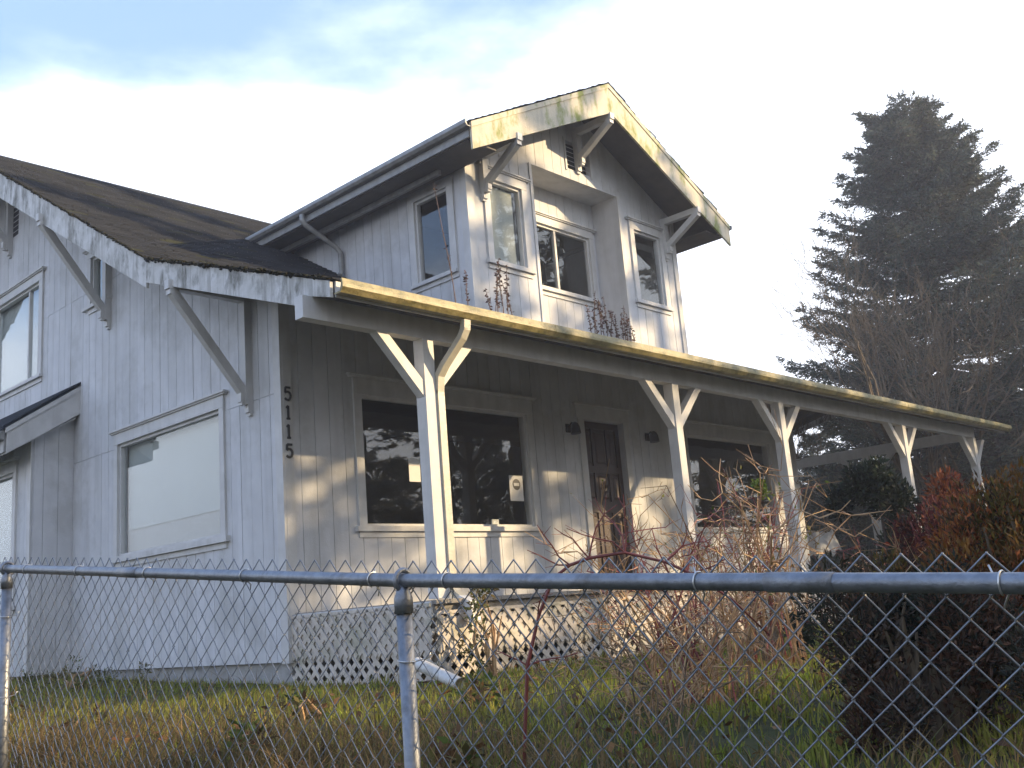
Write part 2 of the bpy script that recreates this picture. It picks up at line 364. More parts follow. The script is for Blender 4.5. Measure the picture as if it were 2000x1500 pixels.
# gable wall
gops = [(1.219, 3.752, 1.421, 2.899), (6.40, 8.75, 4.435, 5.958), (4.19, 4.60, 5.07, 5.78), (5.20, 7.90, -.1, 3.2), (7.35, 7.95, 7.05, 7.75)]
gw = sided_wall('gable_wall', FG, 0, 14.19, 0, under, gops, H, kinks=(BY, RY), joint=(2.86, 5.30), boards_to=8.9)
mb = MB(); mb.box(-.03, .0, -.032, .10, -.012, 4.02); mb.build('corner_board', TRIM, H)
mb = MB(); mb.box(0.0, .11, -.036, -.003, -.012, 4.02); mb.build('corner_board', TRIM, H)
mb = MB(); mb.box(.04, 11.4, .02, 14.1, -.6, -.002); mb.build('foundation', CONC, H)
window(FG, 1.219, 3.752, 1.421, 2.899, H, tw=.10, head=.15, sill=.07, blind=(1.25, 3.72, 1.76, 2.87), blind_d=-.11, cap=.05, ext=.06)  # the pale blind stands in for sky reflected in this pane
q = MB(); FG.box(q, 1.22, 3.75, 1.42, 2.2, -.135, -.125); q.build('hill_reflection_panel', HILLREFL, gw)  # added panel; its beige imitates a hill line reflected in the pane
window(FG, 6.40, 8.75, 4.435, 5.958, H, tw=.13, head=.13, sill=.05, mull=(6.88, 8.2), blind=(6.43, 8.72, 4.46, 5.93), blind_d=-.11, ext=.02)
window(FG, 4.19, 4.60, 5.07, 5.78, H, tw=.10, head=.10, sill=.05, blind=(4.2, 4.59, 5.08, 5.76), ext=.12)
q = MB(); FG.box(q, 7.35, 7.95, 7.05, 7.75, -.09, -.07); v = q.build('gable_vent', BLACK, H)
for i in range(7):
    q = MB(); z = 7.1+i*.09; q.hexa([FG.p(7.36, z, -.05), FG.p(7.94, z, -.05), FG.p(7.94, z-.05, .0), FG.p(7.36, z-.05, .0)], [FG.p(7.36, z+.012, -.05), FG.p(7.94, z+.012, -.05), FG.p(7.94, z-.038, .0), FG.p(7.36, z-.038, .0)]); q.build('louver_slat', TRIM, v)
for (u, zt, dr) in ((.575, 4.12, 1.30), (4.04, 6.05, 1.35), (7.62, 8.18, 1.35)): bracket(FG, u, zt, dr, 1.03, H)
# porch wall
pops = [(1.073, 3.915, 1.400, 2.926), (5.149, 6.077, .55, 2.967), (7.786, 10.44, 1.375, 2.916)]
pw = sided_wall('porch_wall', FP, .11, 11.45, 0.42, lambda u: 4.05, pops, H, start=.013, thick=.12)
for (x0, x1, z0, z1) in (pops[0], pops[2]): window(FP, x0, x1, z0, z1, H, tw=.11, head=.20, sill=.06, cap=.05, ext=.05, frame=.03)
# right, rear and low walls of the shell
mb = MB()
for c in cells(0.02, 14.15, 0, under, [], (BY, RY)): FR.cell(mb, *c[:6], -.1, 0)
mb.build('far_gable_wall', WHITE, H)
mb = MB(); mb.box(0, 11.45, 14.19, 14.3, -.2, 4.5); mb.build('rear_wall', WHITE, H)
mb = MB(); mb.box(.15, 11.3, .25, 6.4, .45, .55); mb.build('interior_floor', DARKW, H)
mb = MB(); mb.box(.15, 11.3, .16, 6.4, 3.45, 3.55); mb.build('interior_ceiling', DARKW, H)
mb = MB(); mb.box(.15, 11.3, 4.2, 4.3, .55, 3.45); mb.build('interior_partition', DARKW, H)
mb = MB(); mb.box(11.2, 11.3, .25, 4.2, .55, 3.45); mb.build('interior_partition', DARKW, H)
# door
D = MB(); FP.box(D, 5.15, 6.076, .56, 2.96, -.115, -.085); door = D.build('door', DOOR, H)
for (a, b_, c, d_) in ((5.15, 5.24, .56, 2.96), (5.986, 6.076, .56, 2.96), (5.24, 5.986, .56, .76), (5.24, 5.986, 2.86, 2.96), (5.24, 5.986, 2.20, 2.30), (5.24, 5.986, 1.62, 1.78), (5.41, 5.47, .76, 1.62), (5.75, 5.81, .76, 1.62), (5.41, 5.47, 1.78, 2.20), (5.75, 5.81, 1.78, 2.20), (5.41, 5.47, 2.3, 2.86), (5.75, 5.81, 2.3, 2.86)):
    q = MB(); FP.box(q, a, b_, c, d_, -.085, -.065); q.build('door_rail', DOOR, door)
for (a, b_) in ((5.26, 5.39), (5.49, 5.73), (5.83, 5.97)):
    for (c, d_) in ((.80, 1.58), (1.82, 2.16), (2.34, 2.82)):
        q = MB(); q.hexa([FP.p(a, c, -.085), FP.p(b_, c, -.085), FP.p(b_, d_, -.085), FP.p(a, d_, -.085)], [FP.p(a+.025, c+.025, -.069), FP.p(b_-.025, c+.025, -.069), FP.p(b_-.025, d_-.025, -.069), FP.p(a+.025, d_-.025, -.069)]); q.build('door_panel', DOOR, door)
q = MB()
for k in range(8):
    a = 2*math.pi*k/8; q.tube([FP.p(5.61+.05*math.cos(a)+.03*math.cos(a+t), 1.99+.07*math.sin(a)+.04*math.sin(a+t), -.064) for t in np.linspace(0, 5, 9)], .006, 5)
q.tube([FP.p(5.61+.035*math.cos(t), 1.99+.05*math.sin(t), -.062) for t in np.linspace(0, 2*math.pi, 13)], .008, 5); q.build('carved_ornament', DOOR, door)
q = MB(); q.tube([FP.p(5.99, 1.55, -.07), FP.p(5.99, 1.55, -.03)], .012, 8); q.tube([FP.p(5.99, 1.55, -.03), FP.p(5.99, 1.55, -.02), FP.p(5.99, 1.55, .0), FP.p(5.99, 1.55, .01)], [.014, .03, .03, .012], 10); q.build('door_knob', BLACK, door)
for (a, b_, c, d_) in ((5.02, 5.147, .52, 2.97), (6.079, 6.206, .52, 2.97), (4.99, 6.236, 2.975, 3.17)):
    q = MB(); FP.box(q, a, b_, c, d_, 0, .04); q.build('door_casing', TRIM, H)
q = MB(); FP.box(q, 4.95, 6.276, 3.172, 3.20, 0, .07); q.build('door_casing', TRIM, H)
# wall lamps
for lx in (4.80, 6.70):
    q = MB(); FP.box(q, lx-.05, lx+.05, 2.74, 2.86, .012, .03); lamp = q.build('wall_lamp', BLACK, H)
    q = MB(); q.tube([FP.p(lx, 2.82, .03), FP.p(lx, 2.87, .09), FP.p(lx, 2.85, .14)], .012, 8); q.build('lamp_arm', BLACK, lamp, smooth=True)
    q = MB(); q.tube([FP.p(lx, 2.87, .14), FP.p(lx, 2.84, .145), FP.p(lx, 2.80, .15), FP.p(lx, 2.70, .155)], [.02, .05, .065, .075], 12); q.build('lamp_shade', BLACK, lamp, smooth=True)
# house numbers 5115, one below the other
SEG = {'1': [[(-.022, .048), (.0, .072)], [(0, .072), (0, -.072)], [(-.022, -.07), (.022, -.07)]],
       '5': [[(.036, .07), (-.028, .07)], [(-.028, .07), (-.033, .01)], [(-.033, .008), (-.015, .022), (.012, .022), (.033, .002), (.038, -.026), (.026, -.056), (.002, -.07), (-.022, -.066), (-.036, -.05)]]}
for ch, z in zip('5115', (2.832, 2.625, 2.415, 2.20)):
    q = MB()
    for st in SEG[ch]:
        for a, b_ in zip(st, st[1:]): 
            A = FP.p(.052+a[0], z+a[1], .044); B = FP.p(.052+b_[0], z+b_[1], .044); q.bar(A, B, .012, .023, Vector((0, -1, 0)).cross(B-A))
    q.build('house_number_digit', BLACK, H)
# bay on the gable wall
FB = Frame((-.58, 0, 0), (0, 1, 0), (-1, 0, 0)); FBs = Frame((0, 5.136, 0), (-1, 0, 0), (0, -1, 0))
bops = [(5.72, 7.4, .95, 2.80)]
sided_wall('bay_wall', FB, 5.136, 7.95, 0, lambda u: 3.27, bops, H, thick=.06)
sided_wall('bay_cheek', FBs, .012, .567, 0, lambda u: 3.95-.68*u, [], H, thick=.05, start=.03)
window(FB, 5.72, 7.4, .95, 2.80, H, tw=.11, head=.16, sill=.06, blind=(5.75, 7.37, .98, 2.77), cap=.04)
q = MB(); FB.box(q, 5.125, 5.235, -.01, 3.2, .013, .03); q.build('corner_board', TRIM, H)
br = MB(); br.prism([(.0, 4.93, 4.03), (-1.06, 4.93, 3.30), (-1.06, 4.93, 3.25), (0, 4.93, 3.97)], (0, 3.2, 0)); bayroof = br.build('bay_roof', SHING, H)
q = MB(); q.prism([(-.002, 4.945, 3.965), (-1.0, 4.945, 3.285), (-1.0, 4.945, 2.93), (-.002, 4.945, 3.56)], (0, .03, 0)); q.build('bay_rake_board', TRIM, bayroof)
q = MB(); q.prism([(-.002, 4.93, 3.99), (-1.03, 4.93, 3.285), (-1.03, 4.93, 3.20), (-.002, 4.93, 3.90)], (0, .012, 0)); q.build('bay_rake_trim', TRIM, bayroof)
q = MB(); q.box(-1.03, -1.003, 4.98, 8.1, 2.95, 3.25); q.box(-1.12, -1.032, 4.96, 8.1, 3.12, 3.235); q.build('bay_gutter', GUTW, bayroof)
q = MB(); q.prism([(-.06, 4.98, 3.5), (-1.0, 4.98, 2.95), (-1.0, 4.98, 2.93), (-.06, 4.98, 3.48)], (0, 3.1, 0)); q.build('bay_soffit', TRIM, bayroof)

# main roof: decks, shingles, boards
T = .09
def slab(name, p0, p1, x0, x1, parent, t=T, m=None):
    (ya, za), (yb, zb_) = p0, p1
    q = MB(); q.prism([(x0, ya, za), (x0, yb, zb_), (x0, yb, zb_-t), (x0, ya, za-t)], (x1-x0, 0, 0)); return q.build(name, m or WOODR, parent)
roof = slab('roof', (BY, BZ), (RY, RZ), XL+.04, XR-.03, H)
slab('rear_roof_deck', (RY+.002, RZ-.001), (15.3, RZ-s1*(15.3-RY)), XL+.04, XR-.03, roof, m=SHING)
slab('porch_roof_deck', (EY+.02, EZ), (BY-.002, BZ-.001), XL+.04, XP-.03, roof)
slab('carport_roof_deck', (BY+.002, BZ-.002), (3.3, BZ-.55), XR+.02, XP-.03, roof, m=WOODR)
l1 = math.hypot(RY-BY, RZ-BZ); l2 = math.hypot(BY-EY, BZ-EZ)
shingles('roof_shingles', (XL, BY, BZ+.003), (1, 0, 0), ((0, (RY-BY)/l1, (RZ-BZ)/l1)), XR-XL, l1, roof, seed=1)
shingles('porch_shingles', (XL, EY-.02, EZ+.003), (1, 0, 0), ((0, (BY-EY)/l2, (BZ-EZ)/l2)), XP-XL, l2+.05, roof, seed=2)
q = MB(); q.prism([(XL, RY-.16, RZ-.09), (XL, RY, RZ+.022), (XL, RY+.16, RZ-.09), (XL, RY, RZ+.004)], (XR-XL, 0, 0)); q.build('ridge_cap', SHING, roof)
# rake boards, steep and shallow
def rake(name, p0, p1, d0, d1, x, parent, t=.035, m=RAKE, inset=0):
    (ya, za), (yb, zb_) = p0, p1
    q = MB(); q.prism([(x, ya, za), (x, yb, zb_), (x, yb, zb_-d1), (x, ya, za-d0)], (t, 0, 0)); return q.build(name, m, parent)
rake('rake_board', (BY+.02, BZ+.0), (RY, RZ-.01), .33, .41, XL, roof)
rake('rake_board', (15.2, RZ-s1*(15.2-RY)-.01), (RY+.003, RZ-.01), .33, .41, XL, roof)
q = MB(); q.prism([(XL-.006, EY+.02, EZ-.005), (XL-.006, BY+.01, BZ-.003), (XL-.006, BY+.01, BZ-.27), (XL-.006, -1.72, EZ+s2*.53-.29), (XL-.006, -1.80, EZ+s2*.45-.19), (XL-.006, EY+.02, EZ-.155)], (.035, 0, 0)); q.build('rake_board', RAKE, roof)
rake('rake_board', (BY, BZ-.01), (RY, RZ-.01), .33, .41, XR-.035, roof)
rake('rake_board', (EY+.02, EZ-.01), (BY-.003, BZ-.01), .16, .27, XP-.035, roof)
rake('rake_board', (BY+.003, BZ-.01), (3.3, BZ-.56), .27, .16, XP-.035, roof)
moss_edge('edge_moss', lambda r: (lambda t: (XL-.012+r.normal()*.012, BY+t*(RY-BY), BZ+t*(RZ-BZ)+.008+r.normal()*.008))(r.uniform(0, .8)), 420, roof, (.006, .026), 4)
moss_edge('edge_moss', lambda r: (lambda t: (XL-.016+r.normal()*.014, EY+t*(BY-EY), EZ+t*(BZ-EZ)+.006+r.normal()*.010))(r.uniform(0, 1)**.8), 420, roof, (.006, .028), 5)
# roof soffit lookouts under the gable overhang
for u in (2.3, 5.8):
    q = MB(); q.box(-.93, -.014, u-.04, u+.04, roof_z(u)-.24, roof_z(u)-.10); q.build('lookout', WOODR, roof)
# dormer
DX0, DX1, DY = 3.188, 8.234, .075; DC = (DX0+DX1)/2; DPZ = 8.22; DEX = 2.573; DEZ = 6.595; DF = -.69
ds = (DPZ-DEZ)/(DC-DEX); dtop = lambda x: DPZ-ds*abs(x-DC)-.12
FD = Frame((0, DY, 0), (1, 0, 0), (0, -1, 0)); FC = Frame((DX0, 0, 0), (0, 1, 0), (-1, 0, 0)); FE = Frame((DX1, 0, 0), (0, 1, 0), (1, 0, 0)); FRB = Frame((0, .60, 0), (1, 0, 0), (0, -1, 0))
RX0, RX1, RTOP = 4.58, 6.68, 6.845
dops = [(3.618, 4.299, 5.116, 6.345), (7.045, 7.773, 5.116, 6.345), (RX0, RX1, 3.0, RTOP), (5.46, 6.04, 7.02, 7.5)]
sided_wall('dormer_face', FD, DX0+.0, DX1, 3.95, dtop, dops, H, kinks=(DC,), start=DX0+.1)
sided_wall('recess_wall', FRB, RX0-.05, RX1+.05, 3.95, lambda u: RTOP+.1, [(4.75, 6.49, 5.17, 6.22)], H, thick=.06)
q = MB(); q.box(RX0-.10, RX0-.001, DY-.012, .6, 3.95, RTOP+.1); q.build('recess_cheek', WHITE, H)
q = MB(); q.box(RX1+.001, RX1+.10, DY-.012, .6, 3.95, RTOP+.1); q.build('recess_cheek', WHITE, H)
q = MB(); q.box(RX0, RX1, DY-.008, .6, RTOP+.001, RTOP+.05); q.build('recess_soffit', WHITE, H)
for (a, b_) in ((RX0-.05, RX0+.006), (RX1-.006, RX1+.05)):
    q = MB(); FD.box(q, a, b_, 4.0, RTOP+.0, .013, .03); q.build('recess_edge_trim', TRIM, H)
window(FRB, 4.75, 6.49, 5.17, 6.22, H, tw=.10, head=.13, sill=.06, cap=.05, mull=(5.66,), ext=.03)
window(FD, 3.618, 4.299, 5.116, 6.345, H, tw=.115, head=.14, sill=.06, cap=.04, blind=(3.63, 4.20, 5.13, 6.30), blind_d=-.08, ext=.03)
window(FD, 7.045, 7.773, 5.116, 6.345, H, tw=.115, head=.14, sill=.06, cap=.04, ext=.03)
sided_wall('dormer_cheek', FC, DY, 5.2, 3.95, lambda u: 6.85, [(.44, 1.138, 4.99, 6.23)], H, start=DY+.02)
window(FC, .44, 1.138, 4.99, 6.23, H, tw=.13, head=.12, sill=.05, cap=0, ext=.0)
q = MB(); q.box(DX1-.1, DX1, DY+.01, 5.2, 3.95, 6.80); q.build('dormer_cheek', WHITE, H)
q = MB(); q.box(DX0-.013, DX0+.10, DY-.04, DY-.013, 3.95, 6.75); q.build('corner_board', TRIM, H)
q = MB(); q.box(DX0-.04, DX0-.014, DY-.04, DY+.09, 3.95, 6.75); q.build('corner_board', TRIM, H)
q = MB(); q.box(DX1-.10, DX1+.02, DY-.04, DY-.013, 3.95, 6.75); q.build('corner_board', TRIM, H)
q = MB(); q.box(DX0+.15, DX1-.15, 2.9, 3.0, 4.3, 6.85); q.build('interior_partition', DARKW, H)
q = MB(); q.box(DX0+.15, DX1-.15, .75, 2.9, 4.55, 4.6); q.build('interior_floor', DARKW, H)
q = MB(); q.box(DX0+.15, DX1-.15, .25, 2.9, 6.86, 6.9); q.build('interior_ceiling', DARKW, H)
q = MB(); FD.box(q, 5.46, 6.04, 7.02, 7.5, -.09, -.07); v = q.build('gable_vent', BLACK, H)
for i in range(6):
    q = MB(); z = 7.06+i*.075; q.hexa([FD.p(5.47, z, -.06), FD.p(6.03, z, -.06), FD.p(6.03, z-.045, 0), FD.p(5.47, z-.045, 0)], [FD.p(5.47, z+.01, -.06), FD.p(6.03, z+.01, -.06), FD.p(6.03, z-.035, 0), FD.p(5.47, z-.035, 0)]); q.build('louver_slat', TRIM, v)
for (a, b_, c, d_) in ((5.42, 5.458, 6.98, 7.54), (6.042, 6.08, 6.98, 7.54)):
    q = MB(); FD.box(q, a, b_, c, d_, .0, .03); q.build('vent_trim', TRIM, v)
for x in (3.50, DC, 7.92): bracket(FD, x, dtop(x)-.31+.06 if x != DC else dtop(x)-.38, .62, .80, H, wd=.10, sw=.085)
yb_ = lambda z: BY+(z-BZ)/s1
q = MB(); q.poly([(DC, DF+.02, DPZ), (DEX, DF+.02, DEZ), (DEX, yb_(DEZ)+.1, DEZ), (DC, yb_(DPZ)+.1, DPZ), (DC, DF+.02, DPZ-.09), (DEX, DF+.02, DEZ-.09), (DEX, yb_(DEZ)+.1, DEZ-.09), (DC, yb_(DPZ)+.1, DPZ-.09)], [(0, 1, 2, 3), (7, 6, 5, 4), (0, 4, 5, 1), (1, 5, 6, 2), (2, 6, 7, 3)])
X2 = 2*DC-DEX
q.poly([(DC, DF+.02, DPZ), (X2, DF+.02, DEZ), (X2, yb_(DEZ)+.1, DEZ), (DC, yb_(DPZ)+.1, DPZ), (DC, DF+.02, DPZ-.09), (X2, DF+.02, DEZ-.09), (X2, yb_(DEZ)+.1, DEZ-.09), (DC, yb_(DPZ)+.1, DPZ-.09)], [(3, 2, 1, 0), (4, 5, 6, 7), (1, 5, 4, 0), (2, 6, 5, 1), (3, 7, 6, 2)])
droof = q.build('dormer_roof', WOODR, H)
ld = math.hypot(DC-DEX, DPZ-DEZ)
shingles('dormer_shingles', (DEX-.03, DF-.03, DEZ-.01), (0, 1, 0), ((DC-DEX)/ld, 0, (DPZ-DEZ)/ld), 5.9, ld+.03, droof, seed=3)
shingles('dormer_shingles', (X2+.03, DF-.03, DEZ-.01), (0, 1, 0), (-(DC-DEX)/ld, 0, (DPZ-DEZ)/ld), 5.9, ld+.03, droof, seed=4)
q = MB(); q.prism([(DC-.15, DF-.035, DPZ-.07), (DC, DF-.035, DPZ+.025), (DC+.15, DF-.035, DPZ-.07), (DC, DF-.035, DPZ+.006)], (0, 7.7, 0)); q.build('ridge_cap', SHING, droof)
for sgn, xe in ((1, DEX), (-1, X2)):
    q = MB(); xi = DC-sgn*.002
    pr = [(xe, DF-.016, DEZ-.012), (xi, DF-.016, DPZ-.012), (xi, DF-.016, DPZ-.50), (xe, DF-.016, DEZ-.39)]
    q.prism(pr if sgn > 0 else pr[::-1], (0, .035, 0)); q.build('dormer_rake_board', MOSSRAKE, droof)
    q = MB(); pr = [(xe-sgn*.01, DF-.03, DEZ-.008), (xi, DF-.03, DPZ-.008), (xi, DF-.03, DPZ-.085), (xe-sgn*.01, DF-.03, DEZ-.085)]
    q.prism(pr if sgn > 0 else pr[::-1], (0, .0135, 0)); q.build('dormer_rake_trim', MOSSRAKE, droof)
GP = [(0, 0), (-.085, 0), (-.125, .045), (-.125, .075), (-.115, .125), (-.10, .125), (-.10, .08), (-.08, .015), (0, .012)]
for sgn, xe in ((1, DEX), (-1, X2)):
    q = MB(); q.prism([(xe+sgn*(a*.8-.012), DF-.02, DEZ-.085+b_*.75) for a, b_ in GP], (0, yb_(DEZ)+.55-DF, 0)); q.build('dormer_gutter', GUTW, droof)
    q = MB(); q.box(min(xe-sgn*.01, xe+sgn*.02), max(xe-sgn*.01, xe+sgn*.02), DF+.03, 4.6, DEZ-.20, DEZ-.10); q.build('dormer_fascia', GUTW, droof)
    q = MB(); xs = DX0-.05 if sgn > 0 else DX1+.05; q.box(min(xs, xe+sgn*.03), max(xs, xe+sgn*.03), DF+.1, 4.5, DEZ-.215, DEZ-.195); q.build('dormer_soffit', WOODR, droof)
q = MB(); q.box(DX0-.30, DX0-.24, .3, 4.4, DEZ-.29, DEZ-.217); q.build('frieze_beam', GUTW, droof)
q = MB(); q.tube([(2.50, 2.96, 6.50), (2.50, 2.96, 6.40), (2.56, 2.95, 6.34), (3.05, 2.86, 6.06), (3.11, 2.84, 5.98), (3.11, 2.83, 5.66), (3.05, 2.80, 5.58)], .042, 8); q.build('downspout', GUTW, H, smooth=True)
# porch: gutter, beam, rafters, posts
q = MB(); q.prism([(-.955, EY+a-.005, EZ-.135+b_) for a, b_ in GP][::-1], (XP+.055+.955, 0, 0)); gutter = q.build('porch_gutter', GUT, H)
q = MB(); q.box(-.93, XP-.04, EY-.003, EY+.018, EZ-.15, EZ-.005); q.build('fascia_board', TRIM, gutter)
for x in (1.9, 5.0, 8.1, 11.2, 14.3):
    q = MB(); q.prism([(x, EY+a*1.02-.005, EZ-.138+b_*1.01) for a, b_ in GP[:6]][::-1], (.08, 0, 0)); q.build('gutter_joint', GUT, gutter)
PB = -1.9
q = MB(); q.box(-1.085, 15.46, PB-.06, PB+.06, 3.03, 3.24); beam = q.build('porch_beam', TRIM, H)
x = -.55
while x < XP-.1:
    q = MB(); y1 = -.02 if x < 11.5 else BY
    q.prism([(x-.02, EY+.03, roof_z(EY+.03)-.092), (x-.02, y1, roof_z(y1)-.092), (x-.02, y1, roof_z(y1)-.22), (x-.02, EY+.03, roof_z(EY+.03)-.17)], (.04, 0, 0)); q.build('rafter', WOODR, roof); x += .61
x = 12.9
while x < XP-.1:
    q = MB(); q.prism([(x-.02, BY+.01, BZ-.095), (x-.02, 3.25, BZ-.63), (x-.02, 3.25, BZ-.72), (x-.02, BY+.01, BZ-.22)], (.04, 0, 0)); q.build('rafter', WOODR, roof); x += .61
q = MB(); q.box(15.34, 15.46, PB+.065, 3.0, 3.0, 3.21); q.build('carport_beam', TRIM, H)
def post(x, y, zb_, braces='x', parent=H):
    q = MB(); q.box(x-.07, x+.07, y-.07, y+.07, zb_, 3.03); q.box(x-.067, x+.067, y-.067, y+.067, 2.40, 2.53) if 0 else None
    p = q.build('porch_post', TRIM, parent)
    for s_ in (-1, 1):
        q = MB(); t = .052
        if braces == 'x':
            pts = [(x+s_*.071, 2.44), (x+s_*.071, 2.60), (x+s_*.50, 3.03), (x+s_*.64, 3.03)]
            pr = [(a, y-t, b_) for a, b_ in pts]; q.prism(pr if s_ < 0 else pr[::-1], (0, 2*t, 0))
        else:
            pts = [(y+s_*.071, 2.42), (y+s_*.071, 2.58), (y+s_*.50, 3.0), (y+s_*.64, 3.0)]
            pr = [(x-t, a, b_) for a, b_ in pts]; q.prism(pr[::-1] if s_ < 0 else pr, (2*t, 0, 0))
        q.build('brace', TRIM, p)
    return p
for x, zb_ in ((.392, .5), (4.68, .5), (7.434, .5), (11.88, -.3), (15.39, -.3)): post(x, PB, zb_)
post(15.4, .36, -.3, 'y'); post(15.4, 2.9, -.3, 'y')
# downspout beside the first post
def rtube(q, path, w, d): 
    for a, b_ in zip(path, path[1:]):
        a = Vector(a); b_ = Vector(b_); t = (b_-a).normalized(); side = Vector((1, 0, 0)) if abs(t.x) < .8 else Vector((0, 1, 0)); q.bar(a-t*.012, b_+t*.012, d, w, side)
q = MB(); sx = .506
rtube(q, [(.60, -2.31, 3.16), (.60, -2.30, 3.08), (.585, -2.26, 3.0), (.52, -2.06, 2.76), (sx, -1.985, 2.66), (sx, -1.965, 2.5), (sx, -1.965, .62), (sx-.01, -2.04, .53), (sx-.04, -2.16, .47)], .085, .06); dsp = q.build('downspout', DSP, H)
q = MB(); rtube(q, [(sx-.045, -2.15, .475), (.43, -2.28, .43), (.42, -2.32, .34), (.42, -2.33, .28)], .09, .07); q.build('downspout_elbow', PVC, H)
# deck and lattice skirt
PD = -2.2
q = MB(); q.box(.06, 11.6, PD+.02, -.025, .36, .445); deck = q.build('porch_deck', DECKW, H)
x = .06
while x < 11.55:
    q = MB(); q.box(x, x+.135, PD-.025, -.02, .447, .485); q.build('deck_board', DECKW, deck); x += .14
q = MB(); q.box(.035, .057, PD+.03, -.02, .38, .475); q.build('deck_rim', TRIM, deck)
def clipseg(u0, w0, dirs, W, z0, z1):
    # line u = u0 + s*t, z = z0 + t
    t0, t1 = 0, z1-z0
    for t in (0,):
        pass
    if dirs > 0: t0 = max(t0, -u0); t1 = min(t1, W-u0)
    else: t0 = max(t0, u0-W); t1 = min(t1, u0)
    return t0, t1
def lattice(name, F, u_len, z0, z1, parent, sp=.148, wd=.047, d=0., sh=0.):
    q = MB(); e = .03
    F.box(q, 0, u_len, z1-e, z1, d, d+.016); panel = q.build(name, LATT, parent)
    for dr, dd in ((1, .0), (-1, .0085)):
        u = -(z1-z0)+sh if dr > 0 else sh
        while u < u_len+(0 if dr > 0 else (z1-z0)):
            t0, t1 = clipseg(u, 0, dr, u_len, z0, z1-e*.5)
            if t1-t0 > .06:
                A = F.p(u+dr*t0, z0+t0, d+dd+.004); B = F.p(u+dr*t1, z0+t1, d+dd+.004); s_ = MB(); s_.bar(A, B, wd, .007, F.N); s_.build('lattice_slat', LATT, panel)
            u += sp
    return panel
FL1 = Frame((.045, 0, 0), (0, -1, 0), (-1, 0, 0)); FL2 = Frame((.05, PD, 0), (1, 0, 0), (0, -1, 0))
lattice('lattice_panel', FL1, 2.19, -.30, .40, deck, d=.0); lattice('lattice_panel', FL1, 2.19, .02, .46, deck, d=.022, sh=.07)
lattice('lattice_panel', FL2, 8.2, -.30, .36, deck, d=.0); lattice('lattice_panel', FL2, 8.2, .0, .385, deck, d=.022, sh=.06)
for x in (.09, 2.7, 5.3, 7.9):
    q = MB(); q.box(x, x+.09, PD+.03, PD+.12, -.5, .36); q.build('deck_post', DECKW, deck)

# ------------------------------------------------------------------ chain-link fence
FX = -4.23
RP = [(-11.5, .06), (-10.2, .172), (-8.55, .308), (-6.784, .450), (-3.735, .745), (-1.5, .965), (1.0, 1.2)]
def rz(y): return float(np.interp(y, [a for a, _ in RP], [b for _, b in RP]))
FE_ = thing('chain_link_fence', 'galvanised chain-link fence with round posts and top rail', 'fence', (FX, -6.783, -.8))
q = MB(); q.tube([(FX, a, b) for a, b in RP], .0206, 14); rail = q.build('top_rail', GALV, FE_, smooth=True)
for ys in (-8.10, -5.05):
    q = MB(); q.tube([(FX, ys-.08, rz(ys-.08)), (FX, ys+.08, rz(ys+.08))], .0224, 14); q.build('rail_sleeve', GALV, rail, smooth=True)
for y in (-9.83, -6.795, -3.755, -.7):
    z = rz(y); q = MB(); q.tube([(FX-.004, y, z-1.5), (FX-.004, y, z-.055)], .0242, 16); p = q.build('fence_post', GALV, FE_, smooth=True)
    q = MB(); q.tube([(FX-.004, y, z-.098), (FX-.004, y, z-.052), (FX-.004, y, z-.03), (FX-.004, y, z-.012)], [.0285, .0285, .02, .012], 16)
    q.tube([(FX+.031*math.cos(a), y, z+.031*math.sin(a)) for a in np.linspace(0, 2*math.pi, 17)], .0085, 6, False); q.build('post_cap', GALV, p, smooth=True)
def tie(y, tail=1):
    z = rz(y); q = MB(); pts = [(FX+.0235*math.cos(a), y+.006*a/6.3, z+.0235*math.sin(a)) for a in np.linspace(-1.2, 2*math.pi-1.9, 18)]
    pts = [(FX+.03, y+.02*tail, z-.05), (FX+.028, y+.01, z-.03)]+pts+[(FX+.03, y+.03, z+.025), (FX+.034, y+.035, z+.036)]
    q.tube(pts, .0021, 5); q.build('tie_wire', TIE, FE_, smooth=True)
for y in (-9.2, -8.517, -7.846, -6.993, -6.656, -5.93, -5.21, -4.574, -4.0, -3.4): tie(y)
for y in (-6.795, -3.755, -9.83):
    for dz in (.235, .62):
        z = rz(y)-dz; q = MB(); q.tube([(FX-.004+.027*math.cos(a), y+.027*math.sin(a), z+.004*math.sin(a)) for a in np.linspace(.6, 2*math.pi-1.0, 16)]+[(FX+.03, y-.06, z+.005), (FX+.034, y-.065, z+.02)], .0021, 5); q.build('tie_wire', TIE, FE_, smooth=True)
DW = .0835; HW = DW/2; nb = 33
def wire_mesh(flip):
    q = MB(); pts = []
    for i in range(nb):
        z = .056-i*HW*1.02; side = (i % 2) ^ flip; u = (HW+.0015) if side else -.0015; dx = .0022*(1 if side else -1)
        for dz_, du, k in ((.004, -.004 if side else .004, .4), (0, 0, -1), (-.004, -.004 if side else .004, .4)): pts.append((dx*k, u+du, z+dz_))
    pts = pts[1:]; q.tube(pts, .0021, 4); return q.mesh('mesh_wire', WIRE, True)
wm2 = [wire_mesh(0), wire_mesh(1)]
k = 0; y = -9.9
while y < -2.3:
    o = bpy.data.objects.new('mesh_wire', wm2[k % 2]); z = rz(y+HW/2); sl_ = math.atan((rz(y+.1)-rz(y-.1))/.2)
    o.location = Vector((FX+.026+rng.normal()*.0006, y, z+rng.normal()*.0006))-ORG[FE_]; o.rotation_euler = (sl_+rng.normal()*.003, rng.normal()*.006, 0); link(o, FE_); k += 1; y += HW

